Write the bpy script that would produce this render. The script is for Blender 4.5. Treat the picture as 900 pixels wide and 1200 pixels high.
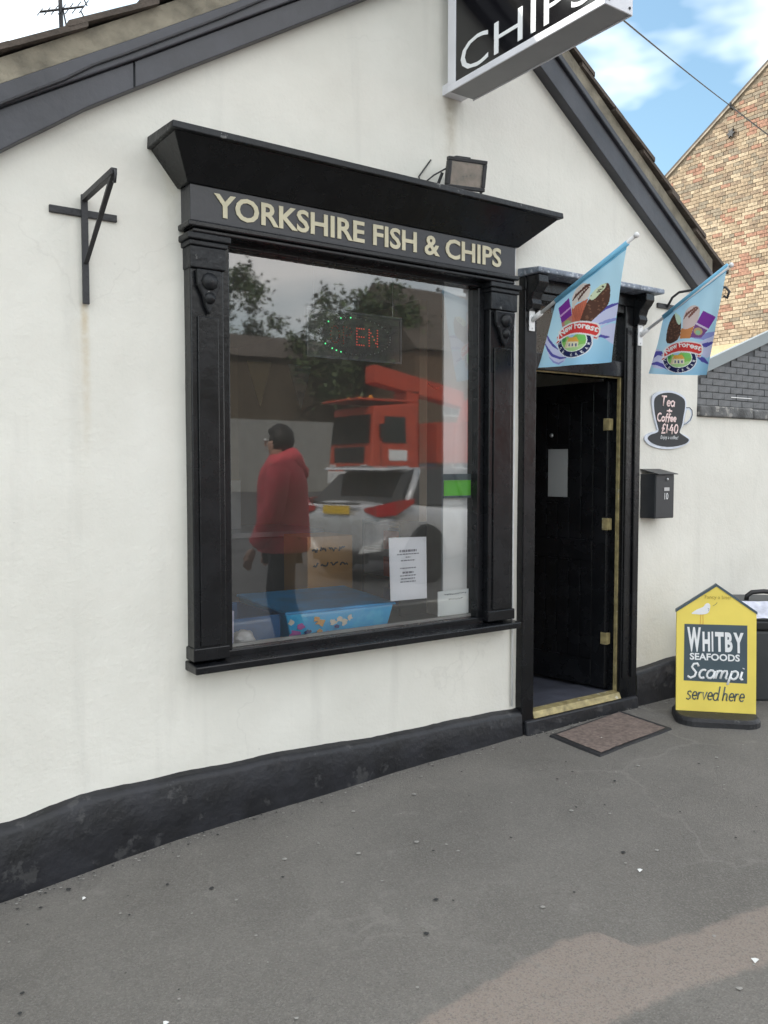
import bpy, bmesh, math, random
import numpy as np
from mathutils import Vector, Matrix, noise
random.seed(7)
R = math.radians
scene = bpy.context.scene
for o in list(bpy.data.objects): bpy.data.objects.remove(o)
COL = scene.collection

# ------------------------------------------------------------------ camera
CAM = Vector((0.0, -3.533, 1.52)); YAW = R(34.76); PITCH = R(3.03)
FWD = Vector((math.sin(YAW)*math.cos(PITCH), math.cos(YAW)*math.cos(PITCH), -math.sin(PITCH)))
RGT = Vector((math.cos(YAW), -math.sin(YAW), 0)); UPV = RGT.cross(FWD)
cam = bpy.data.cameras.new('camera'); camo = bpy.data.objects.new('camera', cam); COL.objects.link(camo)
camo.matrix_world = Matrix.Translation(CAM) @ Matrix((RGT, UPV, -FWD)).transposed().to_4x4()
cam.sensor_fit = 'VERTICAL'; cam.sensor_height = 24; cam.lens = 20.0
cam.clip_start = .05; cam.clip_end = 2000
scene.camera = camo

# ------------------------------------------------------------------ sky, sun, exposure
SUN_AZ = R(-36); SUN_EL = R(43)
world = bpy.data.worlds.new('World'); scene.world = world; world.use_nodes = True
nt = world.node_tree; nt.nodes.clear()
wo = nt.nodes.new('ShaderNodeOutputWorld'); bg = nt.nodes.new('ShaderNodeBackground')
sky = nt.nodes.new('ShaderNodeTexSky'); sky.sky_type = 'NISHITA'; sky.sun_disc = False
sky.sun_elevation = SUN_EL; sky.sun_rotation = SUN_AZ; sky.air_density = 1.0; sky.dust_density = 2.0; sky.ozone_density = .5
tc = nt.nodes.new('ShaderNodeTexCoord'); mp = nt.nodes.new('ShaderNodeMapping')
mp.inputs['Scale'].default_value = (1.0, 1.0, 2.2); mp.inputs['Location'].default_value = (0.35, .1, 0.0)
nz = nt.nodes.new('ShaderNodeTexNoise'); nz.inputs['Scale'].default_value = 2.3; nz.inputs['Detail'].default_value = 5; nz.inputs['Roughness'].default_value = .48
rp = nt.nodes.new('ShaderNodeValToRGB'); rp.color_ramp.elements[0].position = .40; rp.color_ramp.elements[1].position = .60
mx = nt.nodes.new('ShaderNodeMixRGB'); mx.inputs[2].default_value = (12.8, 12.6, 12.3, 1)
nt.links.new(tc.outputs['Generated'], mp.inputs[0]); nt.links.new(mp.outputs[0], nz.inputs[0]); nt.links.new(nz.outputs[0], rp.inputs[0])
nt.links.new(rp.outputs[0], mx.inputs[0]); tn = nt.nodes.new('ShaderNodeMixRGB'); tn.blend_type = 'MULTIPLY'; tn.inputs[0].default_value = 1; tn.inputs[2].default_value = (.92,1.08,1.0,1); nt.links.new(sky.outputs[0], tn.inputs[1]); nt.links.new(tn.outputs[0], mx.inputs[1]); nt.links.new(mx.outputs[0], bg.inputs[0])
bg.inputs[1].default_value = .12; nt.links.new(bg.outputs[0], wo.inputs[0])
sl = bpy.data.lights.new('sun', 'SUN'); sl.energy = 2.6; sl.angle = R(.6); sl.color = (1, .95, .87)
so = bpy.data.objects.new('sun', sl); COL.objects.link(so)
SD = Vector((math.sin(SUN_AZ)*math.cos(SUN_EL), math.cos(SUN_AZ)*math.cos(SUN_EL), math.sin(SUN_EL)))
so.rotation_euler = SD.to_track_quat('Z', 'Y').to_euler(); so.location = SD*30
scene.view_settings.view_transform = 'Standard'; scene.view_settings.look = 'None'
scene.view_settings.gamma = 1; scene.view_settings.use_curve_mapping = False
scene.view_settings.exposure = 1.12
scene.render.engine = 'CYCLES'
scene.cycles.max_bounces = 8; scene.cycles.transparent_max_bounces = 16; scene.cycles.glossy_bounces = 4

# ------------------------------------------------------------------ helpers
def ray(px, py): return FWD + RGT*((px-450)/1000.) + UPV*((600-py)/1000.)
def on_y(px, py, y=0.):
    d = ray(px, py); return CAM + d*((y-CAM.y)/d.y)
def on_x(px, py, x):
    d = ray(px, py); return CAM + d*((x-CAM.x)/d.x)
def tag(o, label=None, cat=None, group=None, kind=None):
    if label: o['label'] = label
    if cat: o['category'] = cat
    if group: o['group'] = group
    if kind: o['kind'] = kind
    return o
def empty(name, loc=(0,0,0), rz=0, label=None, cat=None, group=None):
    o = bpy.data.objects.new(name, None); COL.objects.link(o); o.location = loc; o.rotation_euler = (0,0,rz)
    o.empty_display_size = .1
    return tag(o, label, cat, group)
def link(name, me, mat=None, parent=None, smooth=False, bevel=0):
    o = bpy.data.objects.new(name, me); COL.objects.link(o)
    if mat is not None:
        for m in (mat if isinstance(mat, (list, tuple)) else [mat]): me.materials.append(m)
    if parent is not None: o.parent = parent
    if smooth: me.polygons.foreach_set('use_smooth', [True]*len(me.polygons))
    if bevel:
        b = o.modifiers.new('bevel', 'BEVEL'); b.width = bevel; b.segments = 2; b.limit_method = 'ANGLE'
    return o
class MB:
    def __init__(s): s.v = []; s.f = []; s.mi = []; s.cm = 0
    def add(s, vs, fs):
        n = len(s.v); s.v += [tuple(v) for v in vs]; s.f += [tuple(i+n for i in f) for f in fs]; s.mi += [s.cm]*len(fs); return s
    def box(s, x0, x1, y0, y1, z0, z1):
        return s.add([(x0,y0,z0),(x1,y0,z0),(x1,y1,z0),(x0,y1,z0),(x0,y0,z1),(x1,y0,z1),(x1,y1,z1),(x0,y1,z1)],
            [(0,3,2,1),(4,5,6,7),(0,1,5,4),(1,2,6,5),(2,3,7,6),(3,0,4,7)])
    def hexa(s, b, t):   # bottom 4 pts, top 4 pts, same winding ccw seen from top
        return s.add(list(b)+list(t), [(3,2,1,0),(4,5,6,7),(0,1,5,4),(1,2,6,5),(2,3,7,6),(3,0,4,7)])
    def prism(s, pts, d):   # closed planar polygon extruded by vector d
        n = len(pts); d = Vector(d); p = [Vector(q) for q in pts]
        return s.add(p+[q+d for q in p], [tuple(range(n))[::-1], tuple(range(n, 2*n))]+[(i,(i+1)%n,n+(i+1)%n,n+i) for i in range(n)])
    def tube(s, pts, r, n=8, cap=True, flat=None):
        pts = [Vector(p) for p in pts]; rr = r if isinstance(r, (list,tuple)) else [r]*len(pts)
        ref = None; vs = []
        for i, p in enumerate(pts):
            t = (pts[min(i+1,len(pts)-1)]-pts[max(i-1,0)])
            t = t.normalized() if t.length > 1e-9 else Vector((0,0,1))
            if ref is None: ref = t.orthogonal().normalized()
            ref = (ref - t*ref.dot(t)); ref = ref.normalized() if ref.length > 1e-6 else t.orthogonal().normalized()
            b = t.cross(ref)
            for k in range(n):
                a = 2*math.pi*k/n; o = ref*math.cos(a)*rr[i]+b*math.sin(a)*rr[i]
                if flat is not None: o = o - flat*o.dot(flat)*.88
                vs.append(p+o)
        fs = []
        for i in range(len(pts)-1):
            for k in range(n): fs.append((i*n+k, i*n+(k+1)%n, (i+1)*n+(k+1)%n, (i+1)*n+k))
        if cap: fs += [tuple(range(n))[::-1], tuple(range((len(pts)-1)*n, len(pts)*n))]
        return s.add(vs, fs)
    def lathe(s, prof, c=(0,0,0), n=16, axis='z'):
        vs = []; fs = []
        for (r, h) in prof:
            for k in range(n):
                a = 2*math.pi*k/n
                q = (r*math.cos(a), r*math.sin(a), h)
                if axis == 'y': q = (q[0], q[2], q[1])
                if axis == 'x': q = (q[2], q[0], q[1])
                vs.append((c[0]+q[0], c[1]+q[1], c[2]+q[2]))
        for i in range(len(prof)-1):
            for k in range(n): fs.append((i*n+k, i*n+(k+1)%n, (i+1)*n+(k+1)%n, (i+1)*n+k))
        fs += [tuple(range(n))[::-1], tuple(range((len(prof)-1)*n, len(prof)*n))]
        return s.add(vs, fs)
    def mesh(s, name='m'):
        me = bpy.data.meshes.new(name); me.from_pydata(s.v, [], s.f); me.polygons.foreach_set('material_index', s.mi)
        bm = bmesh.new(); bm.from_mesh(me); bmesh.ops.recalc_face_normals(bm, faces=bm.faces); bm.to_mesh(me); bm.free(); me.update()
        return me
    def build(s, name, mat, parent=None, smooth=False, bevel=0): return link(name, s.mesh(name), mat, parent, smooth, bevel)
def BOX(*a): return MB().box(*a)

def text_tris(body, size=1., bold=0., align='CENTER', res=3):
    cu = bpy.data.curves.new('txt', 'FONT'); cu.body = body; cu.size = size; cu.align_x = align; cu.offset = bold; cu.resolution_u = res
    o = bpy.data.objects.new('txt', cu); COL.objects.link(o)
    dg = bpy.context.evaluated_depsgraph_get(); dg.update()
    me = bpy.data.meshes.new_from_object(o.evaluated_get(dg))
    vs = [(v.co.x, v.co.y) for v in me.vertices]; fs = [tuple(p.vertices) for p in me.polygons]
    bpy.data.objects.remove(o); bpy.data.curves.remove(cu); bpy.data.meshes.remove(me)
    return vs, fs
def fit_text(body, w, h, bold=0.):
    """text scaled to fill a w x h box centred on 0,0"""
    vs, fs = text_tris(body, 1., bold)
    xs = [v[0] for v in vs]; ys = [v[1] for v in vs]
    x0, x1, y0, y1 = min(xs), max(xs), min(ys), max(ys)
    return [((x-(x0+x1)/2)/(x1-x0)*w, (y-(y0+y1)/2)/(y1-y0)*h) for x, y in vs], fs
def text_obj(name, body, w, h, mapf, mat, parent, bold=.01, depth=0.):
    """flat (or raised) lettering; mapf(x, y, d) -> 3-D point, d measured out of the surface"""
    vs, fs = fit_text(body, w, h, bold); m = MB(); n = len(vs)
    if depth <= 0: m.add([mapf(x, y, .0015) for x, y in vs], fs)
    else:
        ed = {}
        for f in fs:
            for a, b in zip(f, f[1:]+f[:1]):
                ed[(a,b)] = 1
        bnd = [e for e in ed if (e[1], e[0]) not in ed]
        m.add([mapf(x, y, depth) for x, y in vs]+[mapf(x, y, 0) for x, y in vs], list(fs)+[(a, b, b+n, a+n) for a, b in bnd])
    me = bpy.data.meshes.new(name); me.from_pydata(m.v, [], m.f); me.update()
    return link(name, me, mat, parent)

# single-stroke hand lettering: glyph -> (advance, [polylines])
def _arc(cx, cy, rx, ry, a0, a1, n=9): return [(cx+rx*math.cos(R(a0+(a1-a0)*i/n)), cy+ry*math.sin(R(a0+(a1-a0)*i/n))) for i in range(n+1)]
GL = {
 'T': (.72, [[(0,1),(.66,1)], [(.33,1),(.3,0)]]),
 'C': (.66, [_arc(.36,.5,.34,.52,50,310)]),
 'e': (.52, [[(.06,.28),(.46,.3)]+_arc(.26,.29,.2,.28,0,320)]),
 'a': (.58, [_arc(.25,.28,.22,.28,30,360), [(.47,.52),(.47,.08),(.55,0)]]),
 'o': (.56, [_arc(.27,.28,.23,.29,0,360)]),
 'f': (.42, [[(.45,.9),(.36,1.0),(.25,.92),(.2,.6),(.18,.0),(.12,-.18)], [(.02,.52),(.4,.54)]]),
 '+': (.6, [[(.05,.35),(.55,.35)], [(.3,.6),(.3,.1)]]),
 '£': (.66, [[(.55,.85),(.4,1),(.24,.88),(.24,.3),(.05,.0),(.6,.03)], [(.05,.5),(.46,.5)]]),
 '1': (.26, [[(.12,1),(.12,0)]]),
 '·': (.22, [[(.08,.42),(.14,.42)]]),
 '4': (.64, [[(.34,1),(.04,.34),(.56,.36)], [(.42,.7),(.4,-.1)]]),
 '0': (.62, [_arc(.3,.5,.24,.48,0,360)]),
 's': (.5, [[(.42,.5),(.3,.6),(.12,.55),(.1,.4),(.36,.24),(.38,.08),(.22,-.02),(.02,.06)]]),
 'S': (.66, [[(.55,.78),(.42,.98),(.2,.94),(.14,.72),(.3,.54),(.48,.38),(.46,.12),(.24,-.02),(0,.1)]]),
 'c': (.5, [_arc(.27,.28,.22,.29,50,310)]),
 'm': (.86, [[(.06,.56),(.04,0)], [(.05,.35),(.16,.54),(.3,.54),(.36,.38),(.34,0)], [(.36,.35),(.48,.54),(.62,.54),(.68,.38),(.66,.08),(.76,0)]]),
 'p': (.62, [[(.1,.56),(.02,-.38)], _arc(.29,.28,.22,.28,150,-150)]),
 'i': (.3, [[(.1,.54),(.08,.08),(.18,0),(.26,.06)], [(.13,.74),(.14,.78)]]),
 'r': (.42, [[(.08,.56),(.05,0)], [(.06,.34),(.2,.54),(.36,.52)]]),
 'v': (.48, [[(.04,.56),(.2,0),(.42,.58)]]),
 'd': (.6, [_arc(.25,.27,.22,.28,40,360), [(.52,1.02),(.47,.1),(.54,0)]]),
 'h': (.58, [[(.12,1.02),(.06,0)], [(.07,.34),(.22,.54),(.38,.5),(.42,.34),(.4,.06),(.5,0)]]),
 ' ': (.25, []),
}
def stroke_text(name, body, w, h, mapf, mat, parent, r, slant=.15, nrm=None):
    x = 0; lines = []
    for ch in body:
        adv, pl = GL[ch]
        for l in pl: lines.append([(x+a+slant*b, b) for a, b in l])
        x += adv
    xs = [p[0] for l in lines for p in l]; k = w/(max(xs)-min(xs)); cx = (max(xs)+min(xs))/2
    m = MB()
    for l in lines: m.tube([mapf((a-cx)*k, (b-.5)*h, .001) for a, b in l], r, n=6, flat=nrm)
    return m.build(name, mat, parent, smooth=True)

# ------------------------------------------------------------------ materials
def nodes_of(name):
    m = bpy.data.materials.new(name); m.use_nodes = True
    return m, m.node_tree, m.node_tree.nodes['Principled BSDF']
def mat(name, c, rough=.6, var=.12, scale=6., bump=0., bscale=60., metallic=0., spec=.5, coat=0., chips=None, chipscale=25., chipth=.68, detail=5, grain=None):
    m, t, b = nodes_of(name); N = t.nodes; L = t.links
    tcn = N.new('ShaderNodeTexCoord'); n1 = N.new('ShaderNodeTexNoise'); n1.inputs['Scale'].default_value = scale; n1.inputs['Detail'].default_value = detail
    src = tcn.outputs['Object']
    if grain:
        mpn = N.new('ShaderNodeMapping'); mpn.inputs['Scale'].default_value = grain; L.new(src, mpn.inputs[0]); src = mpn.outputs[0]
    L.new(src, n1.inputs['Vector'])
    cr = N.new('ShaderNodeValToRGB'); e = cr.color_ramp.elements
    e[0].position = .3; e[1].position = .7
    e[0].color = tuple(max(0, x*(1-var)) for x in c[:3])+(1,); e[1].color = tuple(min(1, x*(1+var)) for x in c[:3])+(1,)
    L.new(n1.outputs[0], cr.inputs[0]); col = cr.outputs[0]
    if chips:
        n3 = N.new('ShaderNodeTexNoise'); n3.inputs['Scale'].default_value = chipscale; n3.inputs['Detail'].default_value = 6; n3.inputs['Roughness'].default_value = .65
        L.new(tcn.outputs['Object'], n3.inputs['Vector'])
        c3 = N.new('ShaderNodeValToRGB'); c3.color_ramp.elements[0].position = chipth; c3.color_ramp.elements[1].position = chipth+.05
        L.new(n3.outputs[0], c3.inputs[0]); mixn = N.new('ShaderNodeMixRGB'); mixn.inputs[2].default_value = chips+(1,)
        L.new(c3.outputs[0], mixn.inputs[0]); L.new(col, mixn.inputs[1]); col = mixn.outputs[0]
    L.new(col, b.inputs['Base Color'])
    mr = N.new('ShaderNodeMapRange'); mr.inputs['To Min'].default_value = max(.02, rough-.09); mr.inputs['To Max'].default_value = min(1, rough+.09)
    L.new(n1.outputs[0], mr.inputs['Value']); L.new(mr.outputs[0], b.inputs['Roughness'])
    b.inputs['Metallic'].default_value = metallic; b.inputs['Specular IOR Level'].default_value = spec; b.inputs['Coat Weight'].default_value = coat
    if bump:
        n2 = N.new('ShaderNodeTexNoise'); n2.inputs['Scale'].default_value = bscale; n2.inputs['Detail'].default_value = 4
        L.new(src, n2.inputs['Vector']); bp = N.new('ShaderNodeBump'); bp.inputs['Strength'].default_value = bump; bp.inputs['Distance'].default_value = .01
        L.new(n2.outputs[0], bp.inputs['Height']); L.new(bp.outputs[0], b.inputs['Normal'])
    return m
def glass_mat(name, refl=.11, tint=(.93,.95,.94), wob=0., dust=0.):
    m, t, b = nodes_of(name); N = t.nodes; L = t.links; N.remove(b); out = N['Material Output']
    tr = N.new('ShaderNodeBsdfTransparent'); tr.inputs[0].default_value = tint+(1,)
    gl = N.new('ShaderNodeBsdfGlossy'); gl.inputs['Roughness'].default_value = .022 if dust else 0.; gl.inputs[0].default_value = (1,1,1,1)
    if wob:
        tcn = N.new('ShaderNodeTexCoord'); n2 = N.new('ShaderNodeTexNoise'); n2.inputs['Scale'].default_value = 1.6; n2.inputs['Detail'].default_value = 1
        L.new(tcn.outputs['Object'], n2.inputs['Vector']); bp = N.new('ShaderNodeBump'); bp.inputs['Strength'].default_value = wob; bp.inputs['Distance'].default_value = .01
        L.new(n2.outputs[0], bp.inputs['Height']); L.new(bp.outputs[0], gl.inputs['Normal'])
    fr = N.new('ShaderNodeFresnel'); fr.inputs[0].default_value = 1.5
    ad = N.new('ShaderNodeMath'); ad.operation = 'ADD'; ad.inputs[1].default_value = refl-.04; L.new(fr.outputs[0], ad.inputs[0])
    mxs = N.new('ShaderNodeMixShader'); L.new(ad.outputs[0], mxs.inputs[0]); L.new(tr.outputs[0], mxs.inputs[1]); L.new(gl.outputs[0], mxs.inputs[2])
    if dust:
        df = N.new('ShaderNodeBsdfDiffuse'); df.inputs[0].default_value = (.6,.6,.58,1); tcd = N.new('ShaderNodeTexCoord'); nd = N.new('ShaderNodeTexNoise'); nd.inputs['Scale'].default_value = 2.2; nd.inputs['Detail'].default_value = 6
        mpd = N.new('ShaderNodeMapping'); mpd.inputs['Scale'].default_value = (1,1,.6); L.new(tcd.outputs['Object'], mpd.inputs[0]); L.new(mpd.outputs[0], nd.inputs['Vector'])
        mrd = N.new('ShaderNodeMapRange'); mrd.inputs['To Min'].default_value = dust*.6; mrd.inputs['To Max'].default_value = dust*1.5; L.new(nd.outputs[0], mrd.inputs['Value'])
        ms2 = N.new('ShaderNodeMixShader'); L.new(mrd.outputs[0], ms2.inputs[0]); L.new(mxs.outputs[0], ms2.inputs[1]); L.new(df.outputs[0], ms2.inputs[2]); mxs = ms2
    L.new(mxs.outputs[0], out.inputs[0]); return m
def emit_mat(name, c, s):
    m, t, b = nodes_of(name); b.inputs['Base Color'].default_value = c+(1,); b.inputs['Emission Color'].default_value = c+(1,); b.inputs['Emission Strength'].default_value = s; return m
def stain_mask(N, L, pos, x0, halfw, z0, z1):
    """soft vertical streak: 1 inside |x-x0|<halfw and z0<z<z1, strongest at z1"""
    sp = N.new('ShaderNodeSeparateXYZ'); L.new(pos, sp.inputs[0])
    a = N.new('ShaderNodeMath'); a.operation = 'SUBTRACT'; a.inputs[1].default_value = x0; L.new(sp.outputs[0], a.inputs[0])
    ab = N.new('ShaderNodeMath'); ab.operation = 'ABSOLUTE'; L.new(a.outputs[0], ab.inputs[0])
    m1 = N.new('ShaderNodeMapRange'); m1.inputs['From Min'].default_value = halfw; m1.inputs['From Max'].default_value = halfw*.2; L.new(ab.outputs[0], m1.inputs['Value'])
    m2 = N.new('ShaderNodeMapRange'); m2.inputs['From Min'].default_value = z0; m2.inputs['From Max'].default_value = z1; L.new(sp.outputs[2], m2.inputs['Value'])
    m3 = N.new('ShaderNodeMapRange'); m3.inputs['From Min'].default_value = z1+.02; m3.inputs['From Max'].default_value = z1; L.new(sp.outputs[2], m3.inputs['Value'])
    p = N.new('ShaderNodeMath'); p.operation = 'MULTIPLY'; L.new(m1.outputs[0], p.inputs[0]); L.new(m2.outputs[0], p.inputs[1])
    q = N.new('ShaderNodeMath'); q.operation = 'MULTIPLY'; L.new(p.outputs[0], q.inputs[0]); L.new(m3.outputs[0], q.inputs[1]); return q.outputs[0]
def render_wall_mat():
    m, t, b = nodes_of('painted_render'); N = t.nodes; L = t.links
    tcn = N.new('ShaderNodeTexCoord'); pos = tcn.outputs['Object']
    def nz_(s, d, r=.5):
        n = N.new('ShaderNodeTexNoise'); n.inputs['Scale'].default_value = s; n.inputs['Detail'].default_value = d; n.inputs['Roughness'].default_value = r; L.new(pos, n.inputs['Vector']); return n.outputs[0]
    cr = N.new('ShaderNodeValToRGB'); e = cr.color_ramp.elements; e[0].position = .3; e[1].position = .72
    e[0].color = (.70,.682,.618,1); e[1].color = (.79,.772,.708,1); L.new(nz_(1.7, 6, .6), cr.inputs[0]); col = cr.outputs[0]
    def over(col, fac, c):
        mm = N.new('ShaderNodeMixRGB'); mm.inputs[2].default_value = c+(1,); L.new(fac, mm.inputs[0]); L.new(col, mm.inputs[1]); return mm.outputs[0]
    def mul(a, k):
        p = N.new('ShaderNodeMath'); p.operation = 'MULTIPLY'; L.new(a, p.inputs[0])
        if isinstance(k, float): p.inputs[1].default_value = k
        else: L.new(k, p.inputs[1])
        return p.outputs[0]
    # grubby vertical runs
    mpn = N.new('ShaderNodeMapping'); mpn.inputs['Scale'].default_value = (9, 9, .8); L.new(pos, mpn.inputs[0])
    n = N.new('ShaderNodeTexNoise'); n.inputs['Scale'].default_value = 1; n.inputs['Detail'].default_value = 4; L.new(mpn.outputs[0], n.inputs['Vector'])
    c2 = N.new('ShaderNodeValToRGB'); c2.color_ramp.elements[0].position = .58; c2.color_ramp.elements[1].position = .85; L.new(n.outputs[0], c2.inputs[0])
    col = over(col, mul(c2.outputs[0], .35), (.5,.49,.45))
    # rust and dirt runs under iron fittings
    for (x0, hw, z0, z1, k, c) in ((.988,.022,1.55,2.175,.55,(.52,.40,.22)), (.97,.05,1.2,2.1,.16,(.5,.42,.3)), (2.875,.05,3.02,3.44,.65,(.36,.3,.2)), (2.85,.11,2.95,3.40,.2,(.4,.36,.3)), (3.35,.03,2.3,2.78,.3,(.4,.36,.28)), (1.36,.05,2.45,2.85,.35,(.5,.42,.25))):
        col = over(col, mul(mul(stain_mask(N, L, pos, x0, hw, z0, z1), nz_(30, 3)), k*1.6), c)
    # small chips and specks
    c3 = N.new('ShaderNodeValToRGB'); c3.color_ramp.elements[0].position = .70; c3.color_ramp.elements[1].position = .76; L.new(nz_(22, 6, .6), c3.inputs[0])
    col = over(col, mul(c3.outputs[0], .45), (.42,.4,.36))
    # hairline cracks in the render
    nn = N.new('ShaderNodeTexNoise'); nn.inputs['Scale'].default_value = 5; nn.inputs['Detail'].default_value = 5; L.new(pos, nn.inputs['Vector'])
    mxv = N.new('ShaderNodeMixRGB'); mxv.blend_type = 'ADD'; mxv.inputs[0].default_value = .3; L.new(pos, mxv.inputs[1]); L.new(nn.outputs['Color'], mxv.inputs[2])
    v2 = N.new('ShaderNodeTexVoronoi'); v2.feature = 'DISTANCE_TO_EDGE'; v2.inputs['Scale'].default_value = .9; L.new(mxv.outputs[0], v2.inputs['Vector'])
    rr_ = N.new('ShaderNodeMapRange'); rr_.inputs['From Min'].default_value = .006; rr_.inputs['From Max'].default_value = .001; L.new(v2.outputs['Distance'], rr_.inputs['Value'])
    c4 = N.new('ShaderNodeValToRGB'); c4.color_ramp.elements[0].position = .52; c4.color_ramp.elements[1].position = .62; L.new(nz_(1.1, 2), c4.inputs[0])
    col = over(col, mul(mul(rr_.outputs[0], c4.outputs[0]), .10), (.36,.34,.3))
    L.new(col, b.inputs['Base Color']); b.inputs['Roughness'].default_value = .75; b.inputs['Specular IOR Level'].default_value = .3
    bp = N.new('ShaderNodeBump'); bp.inputs['Strength'].default_value = .3; bp.inputs['Distance'].default_value = .008; L.new(nz_(55, 6, .62), bp.inputs['Height'])
    bp2 = N.new('ShaderNodeBump'); bp2.inputs['Strength'].default_value = .22; bp2.inputs['Distance'].default_value = .03; L.new(nz_(6, 3), bp2.inputs['Height'])
    L.new(bp2.outputs[0], bp.inputs['Normal']); L.new(bp.outputs[0], b.inputs['Normal']); return m
def asphalt_mat(name, c, lightspeck, dark, crack=.5, strip=None):
    m, t, b = nodes_of(name); N = t.nodes; L = t.links
    tcn = N.new('ShaderNodeTexCoord'); pos = tcn.outputs['Object']
    def nz_(s, d, r=.5):
        n = N.new('ShaderNodeTexNoise'); n.inputs['Scale'].default_value = s; n.inputs['Detail'].default_value = d; n.inputs['Roughness'].default_value = r; L.new(pos, n.inputs['Vector']); return n.outputs[0]
    def over(col, fac, cc):
        mm = N.new('ShaderNodeMixRGB'); mm.inputs[2].default_value = cc+(1,); L.new(fac, mm.inputs[0]); L.new(col, mm.inputs[1]); return mm.outputs[0]
    def ramp(a, p0, p1, k=1.):
        r = N.new('ShaderNodeValToRGB'); r.color_ramp.elements[0].position = p0; r.color_ramp.elements[1].position = p1; r.color_ramp.elements[1].color = (k,k,k,1); L.new(a, r.inputs[0]); return r.outputs[0]
    cr = N.new('ShaderNodeValToRGB'); e = cr.color_ramp.elements; e[0].position = .32; e[1].position = .7
    e[0].color = tuple(x*.84 for x in c)+(1,); e[1].color = tuple(x*1.17 for x in c)+(1,); L.new(nz_(1.5, 7, .6), cr.inputs[0]); col = cr.outputs[0]
    if strip:
        at = N.new('ShaderNodeAttribute'); at.attribute_name = 'strip'
        ns = N.new('ShaderNodeMath'); ns.operation = 'MULTIPLY_ADD'; ns.inputs[1].default_value = .10; ns.inputs[2].default_value = -.05; L.new(nz_(16, 8, .75), ns.inputs[0])
        sm = N.new('ShaderNodeMath'); sm.operation = 'ADD'; L.new(at.outputs['Fac'], sm.inputs[0]); L.new(ns.outputs[0], sm.inputs[1])
        mr_ = N.new('ShaderNodeMapRange'); mr_.interpolation_type = 'SMOOTHSTEP'; mr_.inputs['From Min'].default_value = -.016; mr_.inputs['From Max'].default_value = .022; mr_.inputs['To Max'].default_value = .92; L.new(sm.outputs[0], mr_.inputs['Value'])
        col = over(col, mr_.outputs[0], strip)
    vo = N.new('ShaderNodeTexVoronoi'); vo.inputs['Scale'].default_value = 190; L.new(pos, vo.inputs['Vector'])
    sp = N.new('ShaderNodeSeparateColor'); L.new(vo.outputs['Color'], sp.inputs[0])
    col = over(col, ramp(sp.outputs[0], .5, 1., .42), lightspeck); col = over(col, ramp(sp.outputs[1], .62, 1., .45), dark)
    col = over(col, ramp(nz_(14, 5, .7), .60, .72, .45), dark)
    col = over(col, ramp(nz_(5, 6, .65), .62, .74, .4), lightspeck)
    # hairline cracks
    nn = N.new('ShaderNodeTexNoise'); nn.inputs['Scale'].default_value = 4; nn.inputs['Detail'].default_value = 5; L.new(pos, nn.inputs['Vector'])
    mxv = N.new('ShaderNodeMixRGB'); mxv.blend_type = 'ADD'; mxv.inputs[0].default_value = .35; L.new(pos, mxv.inputs[1]); L.new(nn.outputs['Color'], mxv.inputs[2])
    v2 = N.new('ShaderNodeTexVoronoi'); v2.feature = 'DISTANCE_TO_EDGE'; v2.inputs['Scale'].default_value = 1.1; L.new(mxv.outputs[0], v2.inputs['Vector'])
    rr = N.new('ShaderNodeMapRange'); rr.inputs['From Min'].default_value = .016; rr.inputs['From Max'].default_value = .004; L.new(v2.outputs['Distance'], rr.inputs['Value'])
    gate = ramp(nz_(.8, 2), .5, .6, 1.)
    pr = N.new('ShaderNodeMath'); pr.operation = 'MULTIPLY'; L.new(rr.outputs[0], pr.inputs[0]); L.new(gate, pr.inputs[1])
    pk = N.new('ShaderNodeMath'); pk.operation = 'MULTIPLY'; L.new(pr.outputs[0], pk.inputs[0]); pk.inputs[1].default_value = crack
    col = over(col, pk.outputs[0], lightspeck)
    L.new(col, b.inputs['Base Color']); b.inputs['Roughness'].default_value = .82; b.inputs['Specular IOR Level'].default_value = .35
    bp = N.new('ShaderNodeBump'); bp.inputs['Strength'].default_value = .6; bp.inputs['Distance'].default_value = .006; L.new(vo.outputs['Distance'], bp.inputs['Height'])
    bp2 = N.new('ShaderNodeBump'); bp2.inputs['Strength'].default_value = .4; bp2.inputs['Distance'].default_value = .02; L.new(nz_(7, 4), bp2.inputs['Height'])
    L.new(bp2.outputs[0], bp.inputs['Normal']); L.new(bp.outputs[0], b.inputs['Normal']); return m

M = {}
M['render'] = render_wall_mat()
M['black'] = mat('black_gloss_paint', (.0065,.007,.0085), .27, .35, 9, .12, 30, spec=.38, chips=(.13,.13,.13), chipscale=28, chipth=.72)
M['blackworn'] = mat('black_worn_paint', (.008,.009,.011), .45, .4, 9, .5, 30, spec=.4, chips=(.17,.17,.165), chipscale=20, chipth=.64)
M['greyblack'] = mat('charcoal_fascia_paint', (.03,.031,.036), .36, .2, 5, .12, 40)
M['barge'] = mat('dark_grey_bargeboard_paint', (.05,.051,.06), .4, .3, 4, .25, 25, chips=(.13,.12,.11), chipscale=14, chipth=.66)
M['plinth'] = mat('black_bitumen_plinth', (.011,.0115,.015), .45, .5, 7, .45, 26, chips=(.04,.04,.042), chipscale=9, chipth=.60)
M['lead'] = mat('flaking_grey_lead', (.2,.23,.28), .55, .4, 22, .5, 40, chips=(.45,.48,.53), chipscale=38, chipth=.55)
M['mortar'] = mat('verge_mortar', (.24,.215,.165), .9, .35, 10, .8, 40)
M['tile'] = mat('concrete_roof_tile', (.10,.08,.065), .85, .4, 9, .6, 60, chips=(.2,.19,.14), chipscale=22, chipth=.64)
M['gold'] = mat('gold_letter', (.60,.55,.39), .45, .08, 20)
M['goldside'] = M['gold']
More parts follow.
